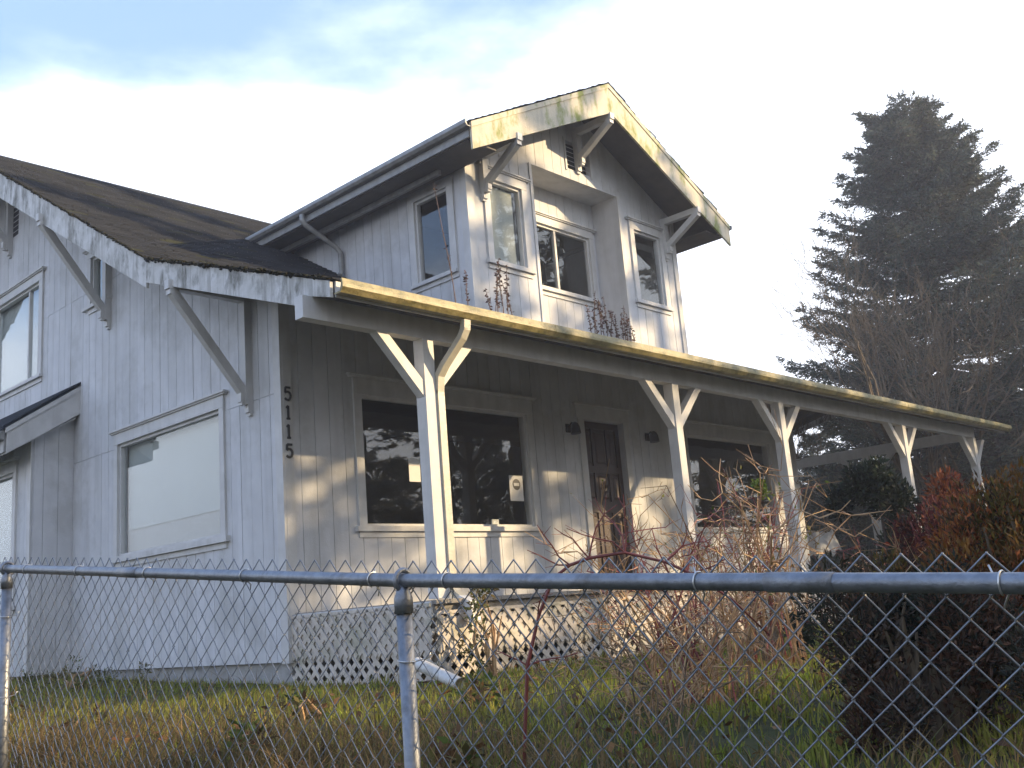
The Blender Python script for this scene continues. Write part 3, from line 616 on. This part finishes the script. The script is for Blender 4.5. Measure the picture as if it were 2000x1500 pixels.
# ------------------------------------------------------------------ vegetation tools
def cvar(base, n, amt, r): return np.clip(np.array(base)[None, :]*(1+r.normal(size=(n, 1))*amt)*(1+r.normal(size=(n, 3))*.06), .002, 1)
def quads_from(c, d, n_, length, width):
    """blades: root c, direction d (unit), side n_ (unit); kite quads"""
    l = length[:, None]; w = width[:, None]
    V = np.stack([c, c+d*l*.45+n_*w*.5, c+d*l, c+d*l*.45-n_*w*.5], 1).reshape(-1, 3)
    F = np.arange(len(c)*4).reshape(-1, 4); return V, F
def unit(a): return a/np.maximum(np.linalg.norm(a, axis=-1, keepdims=True), 1e-9)
def rperp(d, r): return unit(np.cross(d, r.normal(size=d.shape)))
def spruce(name, label, cat, base, Ht, Rb, seed, nb_=300, tw=26, nl=9, cols=((.080, .098, .075), (.115, .12, .085)), group=None, leaf=(.10, .2), prof=None, org=True):
    r = np.random.default_rng(seed); T_ = thing(name, label, cat, base, group)
    q = MB(); q.tube([Vector((0, 0, -.4))+Vector(base), Vector((.05, 0, Ht*.5))+Vector(base), Vector((.0, .05, Ht*.97))+Vector(base)], [Ht*.018, Ht*.011, .02], 8); q.build('trunk', BARK, T_, smooth=True)
    C = []; Dd = []; Ls = []; Ws = []; Cl = []; bt = MB()
    for i in range(nb_):
        t = (i+r.random())/nb_; t = t**.9; z = Ht*(.06+.93*t)
        rad = Rb*(prof(t) if prof else (1-t)**.75)*r.uniform(.72, 1.12)*(.8+.35*math.sin(i*2.39*5+seed)**2)
        a = r.uniform(0, 2*math.pi); ca, sa = math.cos(a), math.sin(a); rad = max(rad, .25)
        drop = .40*(1-t)+.06; ss = np.linspace(.0, 1, 7)
        path = np.stack([ca*rad*ss, sa*rad*ss, z+rad*(-drop*ss*1.6+drop*1.5*ss**2+ (.35*t)*ss)], 1)
        if rad > .8: bt.tube([Vector(p)+Vector(base) for p in path[::2]], [.035*rad/3+.012, .02*rad/3+.008, .012, .005], 4, False)
        m = max(6, int(tw*(.4+.6*rad/Rb)))
        s = r.uniform(.18, 1, m)**.75; idx = s*6; i0 = np.minimum(idx.astype(int), 5); fr = (idx-i0)[:, None]; P = path[i0]*(1-fr)+path[i0+1]*fr; tg = unit(path[i0+1]-path[i0])
        side = np.where(r.random(m) < .5, 1., -1.)[:, None]*np.array([-sa, ca, 0])[None]
        td = unit(tg*.75+side*r.uniform(.3, 1.1, (m, 1))+np.array([0, 0, -.16])+r.normal(size=(m, 3))*.16)
        tl = (.18+.30*rad*(1-s)*.75+.12*r.random(m))
        for j in range(nl):
            f = (j+.4)/nl; c = P+td*(tl*f)[:, None]; dd = unit(td+r.normal(size=(m, 3))*.55+np.array([0, 0, -.12])); C.append(c); Dd.append(dd); Ls.append(r.uniform(*leaf, m)); Ws.append(r.uniform(.03, .055, m)*leaf[1]/.2)
            cc = np.where((r.random(m) < .6)[:, None], cvar(cols[0], m, .25, r), cvar(cols[1], m, .25, r)); Cl.append(cc)
    C = np.concatenate(C); Dd = np.concatenate(Dd); Ls = np.concatenate(Ls); Ws = np.concatenate(Ws); Cl = np.concatenate(Cl)
    V, F = quads_from(C, Dd, rperp(Dd, r), Ls, Ws)
    o = bpy.data.objects.new('crown', fast_mesh('crown', V, F, NEED, np.repeat(Cl, 4, 0))); link(o, T_)
    if bt.v: bt.build('limbs', BARK, T_)
    return T_
def copy_tree(o, loc, rotz, sc, label=None):
    c = o.copy(); COL.objects.link(c); c.location = loc; c.rotation_euler = (0, 0, rotz); c.scale = (sc[0], sc[0], sc[1]); ORG[c] = Vector(loc)
    if label: c['label'] = label
    for ch in o.children:
        d = ch.copy(); COL.objects.link(d); d.parent = c
    return c
def grow(q, p, d, ln, rad, depth, r, spread=.5, up_=.15, nseg=4, kids=(2, 4), rmin=.003, shrink=.66, sides=4):
    path = [Vector(p)]; rs = [rad]; d = Vector(d).normalized(); spots = []
    for i in range(nseg):
        d = (d+Vector(r.normal(size=3))*.13+Vector((0, 0, up_*.35))).normalized(); path.append(path[-1]+d*(ln/nseg)); rs.append(max(rad*(1-.55*(i+1)/nseg), rmin)); spots.append((path[-1].copy(), d.copy(), rs[-1]))
    q.tube(path, rs, sides if rad > .02 else 3, False)
    if depth <= 0: return
    for (sp, sd_, sr) in [spots[i] for i in sorted(r.integers(0, nseg, r.integers(kids[0], kids[1]+1)))]+[spots[-1]]:
        nd = (sd_+Vector(r.normal(size=3))*spread).normalized(); grow(q, sp, nd, ln*shrink*r.uniform(.7, 1.15), sr*.7, depth-1, r, spread, up_, nseg, kids, rmin, shrink, sides)
def bare_tree(name, label, cat, base, Ht, stems, seed, depth=4, lean=.25, m=None, spread=.42, group=None, rad=.07, shrink=.64, rmin=.004):
    r = np.random.default_rng(seed); T_ = thing(name, label, cat, base, group)
    for s in range(stems):
        a = 2*math.pi*(s+r.random())/stems; q = MB(); d = Vector((math.cos(a)*lean, math.sin(a)*lean, 1)); p0 = Vector(base)+Vector((math.cos(a)*.08, math.sin(a)*.08, -.2))
        h = Ht*.42*r.uniform(.8, 1.15); path = [p0]; 
        for i in range(4): d = (d+Vector(r.normal(size=3))*.07).normalized(); path.append(path[-1]+d*h/4)
        q.tube(path, [rad*(1-.12*i) for i in range(5)], 6, False); q.build('trunk', m or TWIGB, T_, smooth=True)
        c = MB()
        for i in (2, 3, 4, 4, 4): grow(c, path[i], (d+Vector(r.normal(size=3))*spread).normalized(), Ht*.26*r.uniform(.7, 1.2), rad*.45, depth-1, r, spread, .3, rmin=rmin, shrink=shrink)
        c.build('branches', m or TWIGB, T_)
    return T_
def leaf_shrub(name, label, cat, base, size, seed, n, cols, leaf=(.05, .09), wd=.5, upward=.3, stems=6, lumps=14, m=None, group=None, stem_m=None, zr=(.12, .92), lrs=1.):
    r = np.random.default_rng(seed); T_ = thing(name, label, cat, base, group); sx_, sy_, sz = size
    q = MB()
    for s in range(stems):
        a = r.uniform(0, 6.28); e = Vector((math.cos(a)*sx_*.5*r.random(), math.sin(a)*sy_*.5*r.random(), sz*r.uniform(.55, .9))); b0 = Vector(base)
        q.tube([b0+Vector((math.cos(a)*.05, math.sin(a)*.05, -.15)), b0+e*.5+Vector(r.normal(size=3))*.05, b0+e], [.022, .015, .005], 5, False)
    q.build('stems', stem_m or BARK, T_)
    ctr = np.stack([r.normal(size=lumps)*.42, r.normal(size=lumps)*.42, r.uniform(*zr, lumps)], 1); ctr[:, :2] *= (1.05-.55*ctr[:, 2:]**1.5)
    ctr *= np.array([sx_, sy_, sz]); lr = r.uniform(.16, .34, lumps)*min(sx_, sy_, sz)*lrs
    k = r.integers(0, lumps, n); dv = unit(r.normal(size=(n, 3))); P = ctr[k]+dv*lr[k][:, None]*(r.random((n, 1))**.4)*np.array([1, 1, 1.35]); P[:, 2] = np.abs(P[:, 2])
    dd = unit(dv*.6+r.normal(size=(n, 3))*.5+np.array([0, 0, upward])); ln = r.uniform(*leaf, n)
    V, F = quads_from(P, dd, rperp(dd, r), ln, ln*wd)
    ci = r.integers(0, len(cols), lumps)[k]; ci = np.where(r.random(n) < .3, r.integers(0, len(cols), n), ci); cl = np.array(cols)[ci]*(1+r.normal(size=(n, 1))*.28); cl = np.clip(cl, .003, 1)
    o = bpy.data.objects.new('foliage', fast_mesh('foliage', V, F, m or LEAF, np.repeat(cl, 4, 0))); link(o, T_); return T_
def cane_shrub(name, label, cat, base, Ht, n, seed, m, spread=.6, arch=.5, rad=.006, twig=6, group=None, leaves=0, leafcols=None):
    r = np.random.default_rng(seed); T_ = thing(name, label, cat, base, group); LP = []; LD = []
    for i in range(n):
        a = r.uniform(0, 6.28); h = Ht*r.uniform(.55, 1.1); out = spread*r.uniform(.3, 1.2); b0 = Vector(base)+Vector((r.normal()*.16, r.normal()*.16, -.1))
        e = Vector((math.cos(a), math.sin(a), 0))*out; pts = []
        for t in np.linspace(0, 1, 8): pts.append(b0+e*(t**1.3)+Vector((0, 0, h*(1-arch*r.uniform(.8, 1.2)*t*t)*min(1, t*1.15+.02) if t else 0))+Vector(r.normal(size=3))*.018)
        rr = rad*r.uniform(.6, 1.3); q = MB(); q.tube(pts, [rr*(1-.75*j/7) for j in range(8)], 5, False)
        for j in range(twig):
            s = r.integers(2, 8); d = Vector(r.normal(size=3)*np.array([1, 1, .7])+np.array([0, 0, .45])).normalized(); ln = r.uniform(.08, .3)*Ht/1.4; p0 = pts[s]; p1 = p0+d*ln*.5+Vector(r.normal(size=3))*.012; p2 = p1+(d+Vector(r.normal(size=3))*.3)*ln*.5
            q.tube([p0, p1, p2], [rr*.45, rr*.35, rr*.2], 3, False)
            if r.random() < .6: p3 = p1+(d+Vector(r.normal(size=3))*.8)*ln*.4; q.tube([p1, p3], [rr*.3, rr*.18], 3, False)
            LP += [tuple(p2), tuple(p1)]; LD.append(d)
        q.build('cane', m if not isinstance(m, (list, tuple)) else m[i % len(m)], T_)
    if leaves and LP:
        LP = np.array(LP)-np.array(base); k = r.integers(0, len(LP), leaves); dd = unit(r.normal(size=(leaves, 3))+np.array([0, 0, .2])); ln = r.uniform(.03, .06, leaves)
        V, F = quads_from(LP[k]+r.normal(size=(leaves, 3))*.015, dd, rperp(dd, r), ln, ln*.6); cl = np.array(leafcols)[r.integers(0, len(leafcols), leaves)]*(1+r.normal(size=(leaves, 1))*.2)
        o = bpy.data.objects.new('leaves', fast_mesh('leaves', V, F, LEAF, np.repeat(np.clip(cl, .003, 1), 4, 0))); link(o, T_)
    return T_
CX, CY = -6.2844, -9.1941
def at(az, dist): x = CX+math.sin(R(az))*dist; y = CY+math.cos(R(az))*dist; return (x, y, float(gz(x, y)))

# ------------------------------------------------------------------ trees
def broad(t): return max(.17, (1.02-t)**.47*(.66+.42*(1-t)))
spruce('spruce_tree', 'huge dark spruce with drooping limbs towering behind the carport', 'tree', at(70.8, 30), 13.6, 5.4, 21, nb_=680, tw=72, nl=12, prof=broad, leaf=(.08, .17))
sp2 = spruce('spruce_tree', 'lower dark spruce filling the gap behind the carport posts', 'tree', at(67.5, 33), 7.6, 4.0, 22, nb_=170, tw=30, nl=8)
copy_tree(sp2, at(76.5, 34), 1.3, (1.3, 1.35), 'dark spruce just to the right of the huge spruce, half its height')
copy_tree(sp2, at(63.8, 40), 2.1, (1.0, .75), 'small dark spruce seen under the carport beam beside the house corner')
copy_tree(sp2, at(72.5, 26), 4.0, (.9, .62), 'short bushy spruce directly behind the end post of the carport')
copy_tree(sp2, at(79.5, 27), 5.2, (1.2, 1.0), 'dark spruce beyond the rusty orange shrub')
bare_tree('bare_tree', 'bare many-stemmed deciduous tree in front of the huge spruce', 'tree', at(69.3, 25), 9.0, 6, 31, depth=4, lean=.20, spread=.36, rad=.075)
bare_tree('bare_tree', 'small bare tree with thin twigs beside the dormer, against white sky', 'tree', at(61.6, 26), 6.2, 3, 32, depth=4, lean=.38, spread=.5, rad=.045, rmin=.006)
bare_tree('bare_tree', 'twig tips of a bare tree rising behind the main roof ridge', 'tree', at(35.4, 34), 14.2, 1, 33, depth=4, lean=.05, spread=.3, rad=.10, shrink=.6, rmin=.008)
# trees in front of the house, beyond the right edge of the view (they shade the wall and stand in the window reflections)
sh1 = spruce('fir_tree', 'slim open fir in the front yard opposite the picture window', 'tree', (17.0, -15.5, -.2), 16.6, 2.6, 41, nb_=150, tw=16, nl=6, leaf=(.2, .40))
for i, (x, y, a_, sc, lab) in enumerate(((20.6, -15.5, 1.9, (1.0, 1.15), 'tall fir in the front yard opposite the porch door'), (24.6, -14.5, 3.3, (1.2, 1.1), 'fir in the front yard opposite the second porch window'), (29., -13., 3.3, (1.4, 1.1), 'fir in the front yard opposite the carport'), (13.5, -15.5, 4.4, (1.15, .565), 'short fir next to the slim one in the front yard row'), (3.4, -16.5, 5.1, (1.4, .95), 'broad fir in the front yard left of the gap in the row'), (.3, -17.0, .7, (1.6, 1.0), 'broad fir in the front yard by the street end of the row'), (-4., -18.5, 2.6, (1.7, 1.0), 'last fir of the front yard row, closest to the street'))):
    copy_tree(sh1, (x, y, -.2), a_, sc, lab)
for i in range(16):  # added out of view; they cut low southern sky off the porch beam
    copy_tree(sp2, (-28+i*4.6, -33+1.5*math.sin(i*2.3), -.2), i*1.3, (1.0, 1.28+.10*math.sin(i*1.9)), 'dark spruce added out of view to block the low southern sky')['group'] = 'unseen spruces blocking the southern sky'
for i in range(9):
    copy_tree(sp2, (-36+1.5*math.sin(i*1.7), -22+i*6.2, -.6), i*2.1, (1.15, 1.0+.22*math.sin(i*2.7)), 'dark spruce in the row across the street from the gable')['group'] = 'spruces across the street'

for (x, y, a_, sc, lab) in ((-15, -25, .4, (1.3, 1.9), 'tall dark spruce added to darken the porch, right of its pair'), (-22, -19, 2.4, (1.4, 2.1), 'tall dark spruce added to darken the porch, left of its pair'), (-9, -27, 4.4, (1.3, 1.8), 'tall dark spruce added to darken the porch, beside the sky-blocking row')):  # unseen trees added to keep southwest sky out of the porch
    copy_tree(sp2, (x, y, -.8), a_, sc, lab)

# ------------------------------------------------------------------ shrubs and canes
def on(az, d): p = at(az, d); return p
cane_shrub('rose_bush', 'leafless thicket of tan and red canes in front of the porch', 'shrub', (-1.3, -5.85, float(gz(-1.3, -5.85))), 1.2, 54, 51, [TANC, REDC, TANC, TANC], spread=.8, arch=.2, rad=.008, twig=9)
cane_shrub('rose_bush', 'tall bare canes with a few green leaves by the third porch post', 'shrub', (.7, -5.05, float(gz(.7, -5))), 1.65, 52, 52, [TANC, TANC, REDC, TWIGB], spread=.75, arch=.15, rad=.009, twig=8, leaves=120, leafcols=[(.10, .15, .03), (.16, .16, .04)])
cane_shrub('rose_bush', 'low tangle of brown twigs at the foot of the thicket', 'shrub', (-2.2, -6.2, float(gz(-2.2, -6.2))), .8, 34, 53, [TANC, TWIGB], spread=.65, arch=.35, rad=.005, twig=8)
cane_shrub('rose_bush', 'reddish bare canes beside the rusty orange shrub', 'shrub', (-.2, -6.6, float(gz(-.2, -6.6))), 1.15, 28, 54, [REDC, TANC], spread=.5, arch=.3, rad=.006, twig=8, leaves=60, leafcols=[(.20, .05, .03), (.25, .10, .03)])
T_ = thing('bramble_cane', 'thick arching red bramble cane rising above the fence rail', 'bramble', (-3.25, -6.3, -.35))
pts = [(-3.24, -6.27, -.42), (-3.22, -6.30, -.1), (-3.213, -6.329, .117), (-3.17, -6.375, .31), (-3.125, -6.427, .447), (-3.075, -6.48, .495), (-3.027, -6.543, .516), (-2.937, -6.657, .526), (-2.844, -6.785, .475), (-2.79, -6.865, .421), (-2.70, -6.98, .31), (-2.62, -7.08, .16)]
q = MB(); q.tube(pts, [.008, .0075, .0078, .007, .0072, .0066, .0068, .006, .0062, .0054, .0045, .003], 7); q.build('cane', REDC, T_, smooth=True)
r_ = np.random.default_rng(61)
for (i, dv, ln) in ((6, (.3, -.1, 1.0), .26), (6, (-.25, .25, .9), .20), (7, (.35, -.35, .9), .24), (7, (-.1, .1, 1), .30), (7, (-.5, .4, .7), .26), (5, (-.4, .3, .5), .22), (5, (-.5, .2, .12), .2), (8, (.4, -.5, .55), .2), (8, (.5, -.2, .25), .22), (9, (.4, -.6, .2), .16), (3, (-.3, -.1, .4), .16), (2, (.4, -.4, .15), .22), (2, (-.4, .3, .3), .15)):
    d = Vector(dv).normalized(); p0 = Vector(pts[i]); p = [p0]
    for j in range(4): d = (d+Vector(r_.normal(size=3))*.2).normalized(); p.append(p[-1]+d*ln/4)
    q = MB(); q.tube(p, [.004, .0035, .003, .0023, .0014], 5, False)
    for j in (1, 2, 3): q.tube([p[j], p[j]+(d+Vector(r_.normal(size=3))*.7).normalized()*ln*.3], [.0018, .0009], 3, False)
    q.build('side_shoot', REDC, T_)
leaf_shrub('orange_shrub', 'rusty orange feathery conifer shrub behind the fence', 'shrub', (-1.10, -7.53, float(gz(-1.1, -7.53))), (.60, .60, 1.0), 71, 34000, [(.26, .105, .022), (.16, .085, .02), (.11, .085, .02), (.24, .075, .022), (.06, .04, .02)], leaf=(.012, .055), wd=.28, upward=.8, lumps=40, stems=34, stem_m=TWIGB)
leaf_shrub('red_shrub', 'dark red shrub between the rusty shrub and the carport', 'shrub', (-.21, -6.86, float(gz(-.2, -6.86))), (.40, .40, 1.15), 72, 11000, [(.10, .030, .028), (.15, .045, .025), (.05, .03, .02), (.20, .07, .03)], leaf=(.012, .05), wd=.33, upward=.5, lumps=20, stems=24, stem_m=REDC)
leaf_shrub('evergreen_shrub', 'dark green glossy evergreen shrub in front of the carport posts', 'shrub', (2.45, -5.45, float(gz(2.45, -5.45))), (.62, .62, 1.6), 73, 15000, [(.020, .034, .020), (.030, .045, .026), (.014, .022, .016)], leaf=(.03, .07), wd=.45, lumps=22)
leaf_shrub('shaded_shrub_base', 'dark foliage standing in for the shaded base of the rusty shrub', 'shrub', (-2.15, -7.50, float(gz(-2.1, -7.5))), (.62, .55, .62), 74, 30000, [(.045, .042, .026), (.075, .05, .03), (.035, .04, .024), (.11, .055, .03)], leaf=(.012, .045), wd=.28, upward=.5, lumps=30, stems=30, stem_m=TWIGB)  # shade in the colour: dark leaves for the rusty shrub's own shaded base
leaf_shrub('green_sprig', 'bright green leafy sprig on a thin stalk in front of the porch window', 'plant', (1.37, -4.85, float(gz(1.37, -4.85))), (.16, .16, 1.50), 75, 260, [(.12, .20, .03), (.17, .22, .04)], leaf=(.03, .06), wd=.45, lumps=6, stems=3, stem_m=TWIGB, zr=(.86, .97), lrs=.5)
leaf_shrub('weed_clump', 'leafy weeds against the siding under the bay', 'weeds', (-1.0, 3.0, float(gz(-1., 3.0))), (.9, 1.1, .30), 76, 900, [(.10, .13, .03), (.16, .14, .05), (.09, .09, .03)], leaf=(.03, .07), wd=.3, lumps=16, stem_m=TANC)
leaf_shrub('weed_clump', 'leafy weeds beside the downspout on the porch corner', 'weeds', (.35, -2.55, float(gz(.3, -2.6))), (.4, .25, .85), 77, 420, [(.10, .12, .03), (.13, .10, .03)], leaf=(.03, .07), wd=.4, lumps=9, stem_m=TANC)
# dry weeds rooted in the gutter
def dry_weed(label, x, y, hts, seed):
    r = np.random.default_rng(seed); T_ = thing('dry_weed', label, 'weed', (x, y, EZ-.05), 'dry weeds rooted in the porch gutter')
    for (dx, h) in hts:
        q = MB(); p = Vector((x+dx, y, EZ-.06)); d = Vector((r.normal()*.06-.03, r.normal()*.05, 1)); path = [p]
        for j in range(5): d = (d+Vector(r.normal(size=3))*.05).normalized(); path.append(path[-1]+d*h/5)
        q.tube(path, [.006, .005, .0045, .004, .003, .002], 4, False); st = q.build('stalk', WEED, T_)
        n = int(60*h)+20 if h < 1 else 30; C = []; 
        for k in range(n):
            t = r.uniform(.25, 1)*5; j = min(int(t), 4); C.append(path[j].lerp(path[j+1], t-j))
        C = np.array([tuple(c) for c in C])-np.array(ORG[T_]); dd = unit(r.normal(size=(n, 3))*np.array([1, 1, .7])); ln = r.uniform(.018, .045, n); V, F = quads_from(C, dd, rperp(dd, r), ln, ln*.5)
        cl = cvar((.13, .085, .07), n, .35, r); o = bpy.data.objects.new('seed_heads', fast_mesh('seed_heads', V, F, LEAF, np.repeat(cl, 4, 0))); link(o, st)
GY_ = EY-.05
dry_weed('very tall thin weed stalk reaching up past the dormer side window', .50, GY_, ((.0, 1.45), (.17, .50)), 81)
dry_weed('clump of dry weeds under the left dormer window', 1.05, GY_, ((0, .62), (.05, .5), (.12, .66), (.2, .6), (.27, .45), (-.06, .35)), 82)
dry_weed('wide clump of dark dry weeds under the dormer recess', 2.62, GY_, [(i*.058, h) for i, h in enumerate((.42, .6, .38, .52, .45, .55, .4, .5, .36, .48, .42, .5, .35, .4, .28))], 83)

# ------------------------------------------------------------------ small things
q = MB(); a = Vector((.30, -1.0, .02)); 
PIPE0 = Vector((-.452, -2.5, -.03)); PIPE1 = Vector((-.50, -3.05, -.20))
q.tube([PIPE0, PIPE1], .052, 14, False); q.tube([PIPE1, PIPE0], .046, 14, False); pp = q.build('drain_pipe', PVC, None, smooth=True); tag(pp, 'white plastic drain pipe slanting across the grass by the porch corner', 'pipe')
q = MB(); FP.box(q, 3.54, 3.80, 1.745, 2.085, -.032, -.030); n1 = q.build('paper_notice', PAPER, None); tag(n1, 'white paper notice with a dark round emblem taped in the window', 'notice')
q = MB(); q.tube([FP.p(3.675, 1.965, -.0298), FP.p(3.675, 1.965, -.0285)], .075, 20); e = q.build('emblem', BLACK, n1)
q = MB(); FP.box(q, 3.625, 3.725, 1.945, 1.985, -.0284, -.0278); q.build('emblem_bar', PAPER, n1)
q = MB(); FP.box(q, 1.80, 1.98, 1.94, 2.22, -.032, -.030); tag(q.build('paper_notice', PAPER, None), 'plain paper sheet taped in the window behind the first porch post', 'notice')
q = MB(); FP.box(q, 3.17, 3.30, 1.43, 1.50, -.06, -.045); tag(q.build('small_card', PAPER, None), 'small white card standing at the bottom of the porch window', 'card')
# white tarp over a dark bin in the carport
q = MB(); q.box(13.0, 13.7, .6, 1.2, -.2, .95); q.box(12.96, 13.74, .56, 1.24, .955, 1.02); q.tube([(13.1, .56, -.1), (13.1, .64, -.1)], .09, 10); tag(q.build('storage_bin', BIN, None), 'dark plastic bin under the carport roof', 'bin')
nx = 16; V = []; 
for i in range(nx+1):
    for j in range(nx+1):
        u = i/nx*2-1; v = j/nx*2-1; m_ = max(abs(u), abs(v)); z = 1.35+.10*math.sin(u*5+1)*math.cos(v*4)+.04*rng.normal() - (.0 if m_ < .7 else (m_-.7)*1.25); V.append((13.35+u*.5+.02*rng.normal(), .9+v*.42+.02*rng.normal(), z))
F = [(i*(nx+1)+j, (i+1)*(nx+1)+j, (i+1)*(nx+1)+j+1, i*(nx+1)+j+1) for i in range(nx) for j in range(nx)]
me = bpy.data.meshes.new('tarp'); me.from_pydata(V, [], F); me.materials.append(CLOTH)
for p in me.polygons: p.use_smooth = True
to = bpy.data.objects.new('white_tarp', me); link(to); md = to.modifiers.new('thickness', 'SOLIDIFY'); md.thickness = .012; tag(to, 'crumpled white tarp draped over the dark bin in the carport', 'tarp')
PF = thing('picket_fence', 'weathered grey picket fence beyond the carport', 'fence', (18.5, 0, -.3))
for i in range(26):
    y = -1.8+i*.19; q = MB(); z1 = .95+.03*math.sin(i*7.1); q.prism([(18.5, y, -.3), (18.5, y+.11, -.3), (18.5, y+.11, z1-.05), (18.5, y+.055, z1), (18.5, y, z1-.05)], (.02, 0, 0)); q.build('picket', GREYW, PF)
for z in (.05, .65):
    q = MB(); q.box(18.521, 18.56, -1.9, 3.2, z, z+.08); q.build('rail', GREYW, PF)

# ------------------------------------------------------------------ grass
def grass(name, label, n, region, cols, hts, wd, seed, dens=None, lean=.45, cat='grass'):
    r = np.random.default_rng(seed); x0, x1, y0, y1 = region
    x = r.uniform(x0, x1, n*2); y = r.uniform(y0, y1, n*2)
    nc = n//26; tx = r.uniform(x0, x1, nc); ty = r.uniform(y0, y1, nc); th = r.uniform(.6, 1.5, nc); k = r.integers(0, nc, n); tall = np.full(n*2, .8)
    x[::2] = tx[k]+r.normal(size=n)*.045; y[::2] = ty[k]+r.normal(size=n)*.045; tall[::2] = th[k]
    keep = ~((x > -.02) & (y > -2.25) & (x < 11.7)) & (x > FX+.03)
    pn = .5+.5*np.sin(x*1.3+1.7*np.sin(y*.9+seed))*np.cos(y*1.1+1.3*np.sin(x*.7))+.25*np.sin(x*4.1+y*3.3)
    if dens is not None: keep &= r.random(n*2) < dens(x, y, pn)
    x, y, pn, tall = x[keep][:n], y[keep][:n], pn[keep][:n], tall[keep][:n]; m = len(x); z = gz(x, y)-.01
    # each blade: 2 quads bent
    h = r.uniform(*hts, m)*(.65+.5*np.clip(pn, 0, 1))*tall; a = r.uniform(0, 6.28, m); ld = np.stack([np.cos(a), np.sin(a), np.zeros(m)], 1); sdv = np.stack([-np.sin(a), np.cos(a), np.zeros(m)], 1)
    a2 = r.uniform(0, 6.28, m); sdv = np.stack([np.cos(a2), np.sin(a2), np.zeros(m)], 1); le = (lean*r.random(m)*h)[:, None]; P0 = np.stack([x, y, z], 1); up_ = np.array([0, 0, 1.]); w2 = (wd*r.uniform(.6, 1.3, m))[:, None]
    P1 = P0+up_*h[:, None]*.55+ld*le*.35; P2 = P0+up_*h[:, None]*.95+ld*le*1.2
    V = np.stack([P0-sdv*w2*.5, P0+sdv*w2*.5, P1+sdv*w2*.42, P1-sdv*w2*.42, P2+sdv*w2*.06, P2-sdv*w2*.06], 1).reshape(-1, 3); b = (np.arange(m)*6)[:, None]
    F = np.concatenate([b+np.array([0, 1, 2, 3]), b+np.array([3, 2, 4, 5])])
    t = np.clip(pn+r.normal(size=m)*.3, 0, 1)[:, None]; cl = np.array(cols[0])*(1-t)+np.array(cols[1])*t; cl = np.where(r.random((m, 1)) < .16, np.array((.12, .115, .035)), cl); cl = np.clip(cl*(1+r.normal(size=(m, 1))*.22), .004, 1)
    o = bpy.data.objects.new(name, fast_mesh(name, V, F, GRASSM, np.repeat(cl, 6, 0))); link(o, None, 'stuff'); o['label'] = label; o['category'] = cat; return o
grass('lawn_grass', 'short green lawn grass between fence and house', 90000, (-4.2, 9, -9, 9), ((.22, .28, .036), (.33, .31, .06)), (.035, .11), .010, 91)
grass('dry_grass', 'taller straw-coloured dead grass along the fence', 64000, (-4.2, 1.5, -8.2, 9), ((.31, .205, .085), (.15, .105, .045)), (.07, .25), .007, 92, dens=lambda x, y, p: np.clip(1.5-.80*(x+4.2), .04, .97)*np.clip(.4+p, .15, 1), lean=1.1)

# fallen leaves on the lawn
r = np.random.default_rng(95); n = 1600; x = r.uniform(-4.1, 5, n); y = r.uniform(-8.5, -2.4, n); P = np.stack([x, y, gz(x, y)+r.uniform(.03, .09, n)], 1)
dd = unit(r.normal(size=(n, 3))*np.array([1, 1, .35])); ln = r.uniform(.03, .08, n); V, F = quads_from(P, dd, unit(np.cross(dd, np.array([0, 0, 1.])+r.normal(size=(n, 3))*.4)), ln, ln*.6)
cl = np.array([(.16, .08, .03), (.24, .13, .05), (.10, .055, .03), (.26, .10, .035)])[r.integers(0, 4, n)]*(1+r.normal(size=(n, 1))*.2)
lv = bpy.data.objects.new('fallen_leaves', fast_mesh('fallen_leaves', V, F, LEAF, np.repeat(np.clip(cl, .01, 1), 4, 0))); link(lv, None, 'stuff'); lv['label'] = 'brown fallen leaves scattered over the lawn'; lv['category'] = 'leaves'

# broad weeds in the rough grass and a dark hedge behind the carport
for i, (wx, wy) in enumerate(((-3.3, -4.4), (-2.9, -1.6), (-2.2, -3.4), (-3.5, -6.2), (-1.6, -4.4), (-2.5, .8))):
    leaf_shrub('weed_clump', ('broad-leaved weed beside the fence between the two round posts', 'broad-leaved weed in front of the big gable window', 'broad-leaved weed on the lawn facing the porch corner lattice', 'broad-leaved weed at the fence close to the capped post', 'broad-leaved weed beside the brown cane thicket', 'broad-leaved weed on the lawn below the small bay')[i], 'weeds', (wx, wy, float(gz(wx, wy))), (.26, .26, .2), 101+i, 150, [(.09, .13, .03), (.15, .13, .04), (.13, .07, .03)], leaf=(.04, .09), wd=.38, lumps=6, stems=3, stem_m=TANC, group='broad-leaved weeds in the rough grass')
leaf_shrub('laurel_hedge', 'dense dark hedge closing the view behind the carport', 'hedge', (23.5, 4.2, float(gz(23.5, 4.2))), (3.0, 4.0, 3.2), 110, 26000, [(.022, .032, .018), (.03, .04, .022), (.018, .022, .014)], leaf=(.12, .24), wd=.5, lumps=60)

# ------------------------------------------------------------------ thin haze in the air
q = MB(); q.box(-1600, 1600, -1600, 1600, -4, 24); hz = q.build('haze', BIN, None, 'stuff'); hz['label'] = 'thin bright winter haze filling the air'; hz['category'] = 'haze'
hm = bpy.data.materials.new('thin_haze'); hm.use_nodes = True; hn = hm.node_tree.nodes; hn.clear(); ho = hn.new('ShaderNodeOutputMaterial'); hv = hn.new('ShaderNodeVolumePrincipled')
hv.inputs['Color'].default_value = (.95, .96, 1, 1); hv.inputs['Density'].default_value = .0031; hv.inputs['Anisotropy'].default_value = .35
hm.node_tree.links.new(hv.outputs[0], ho.inputs['Volume']); hz.data.materials[0] = hm
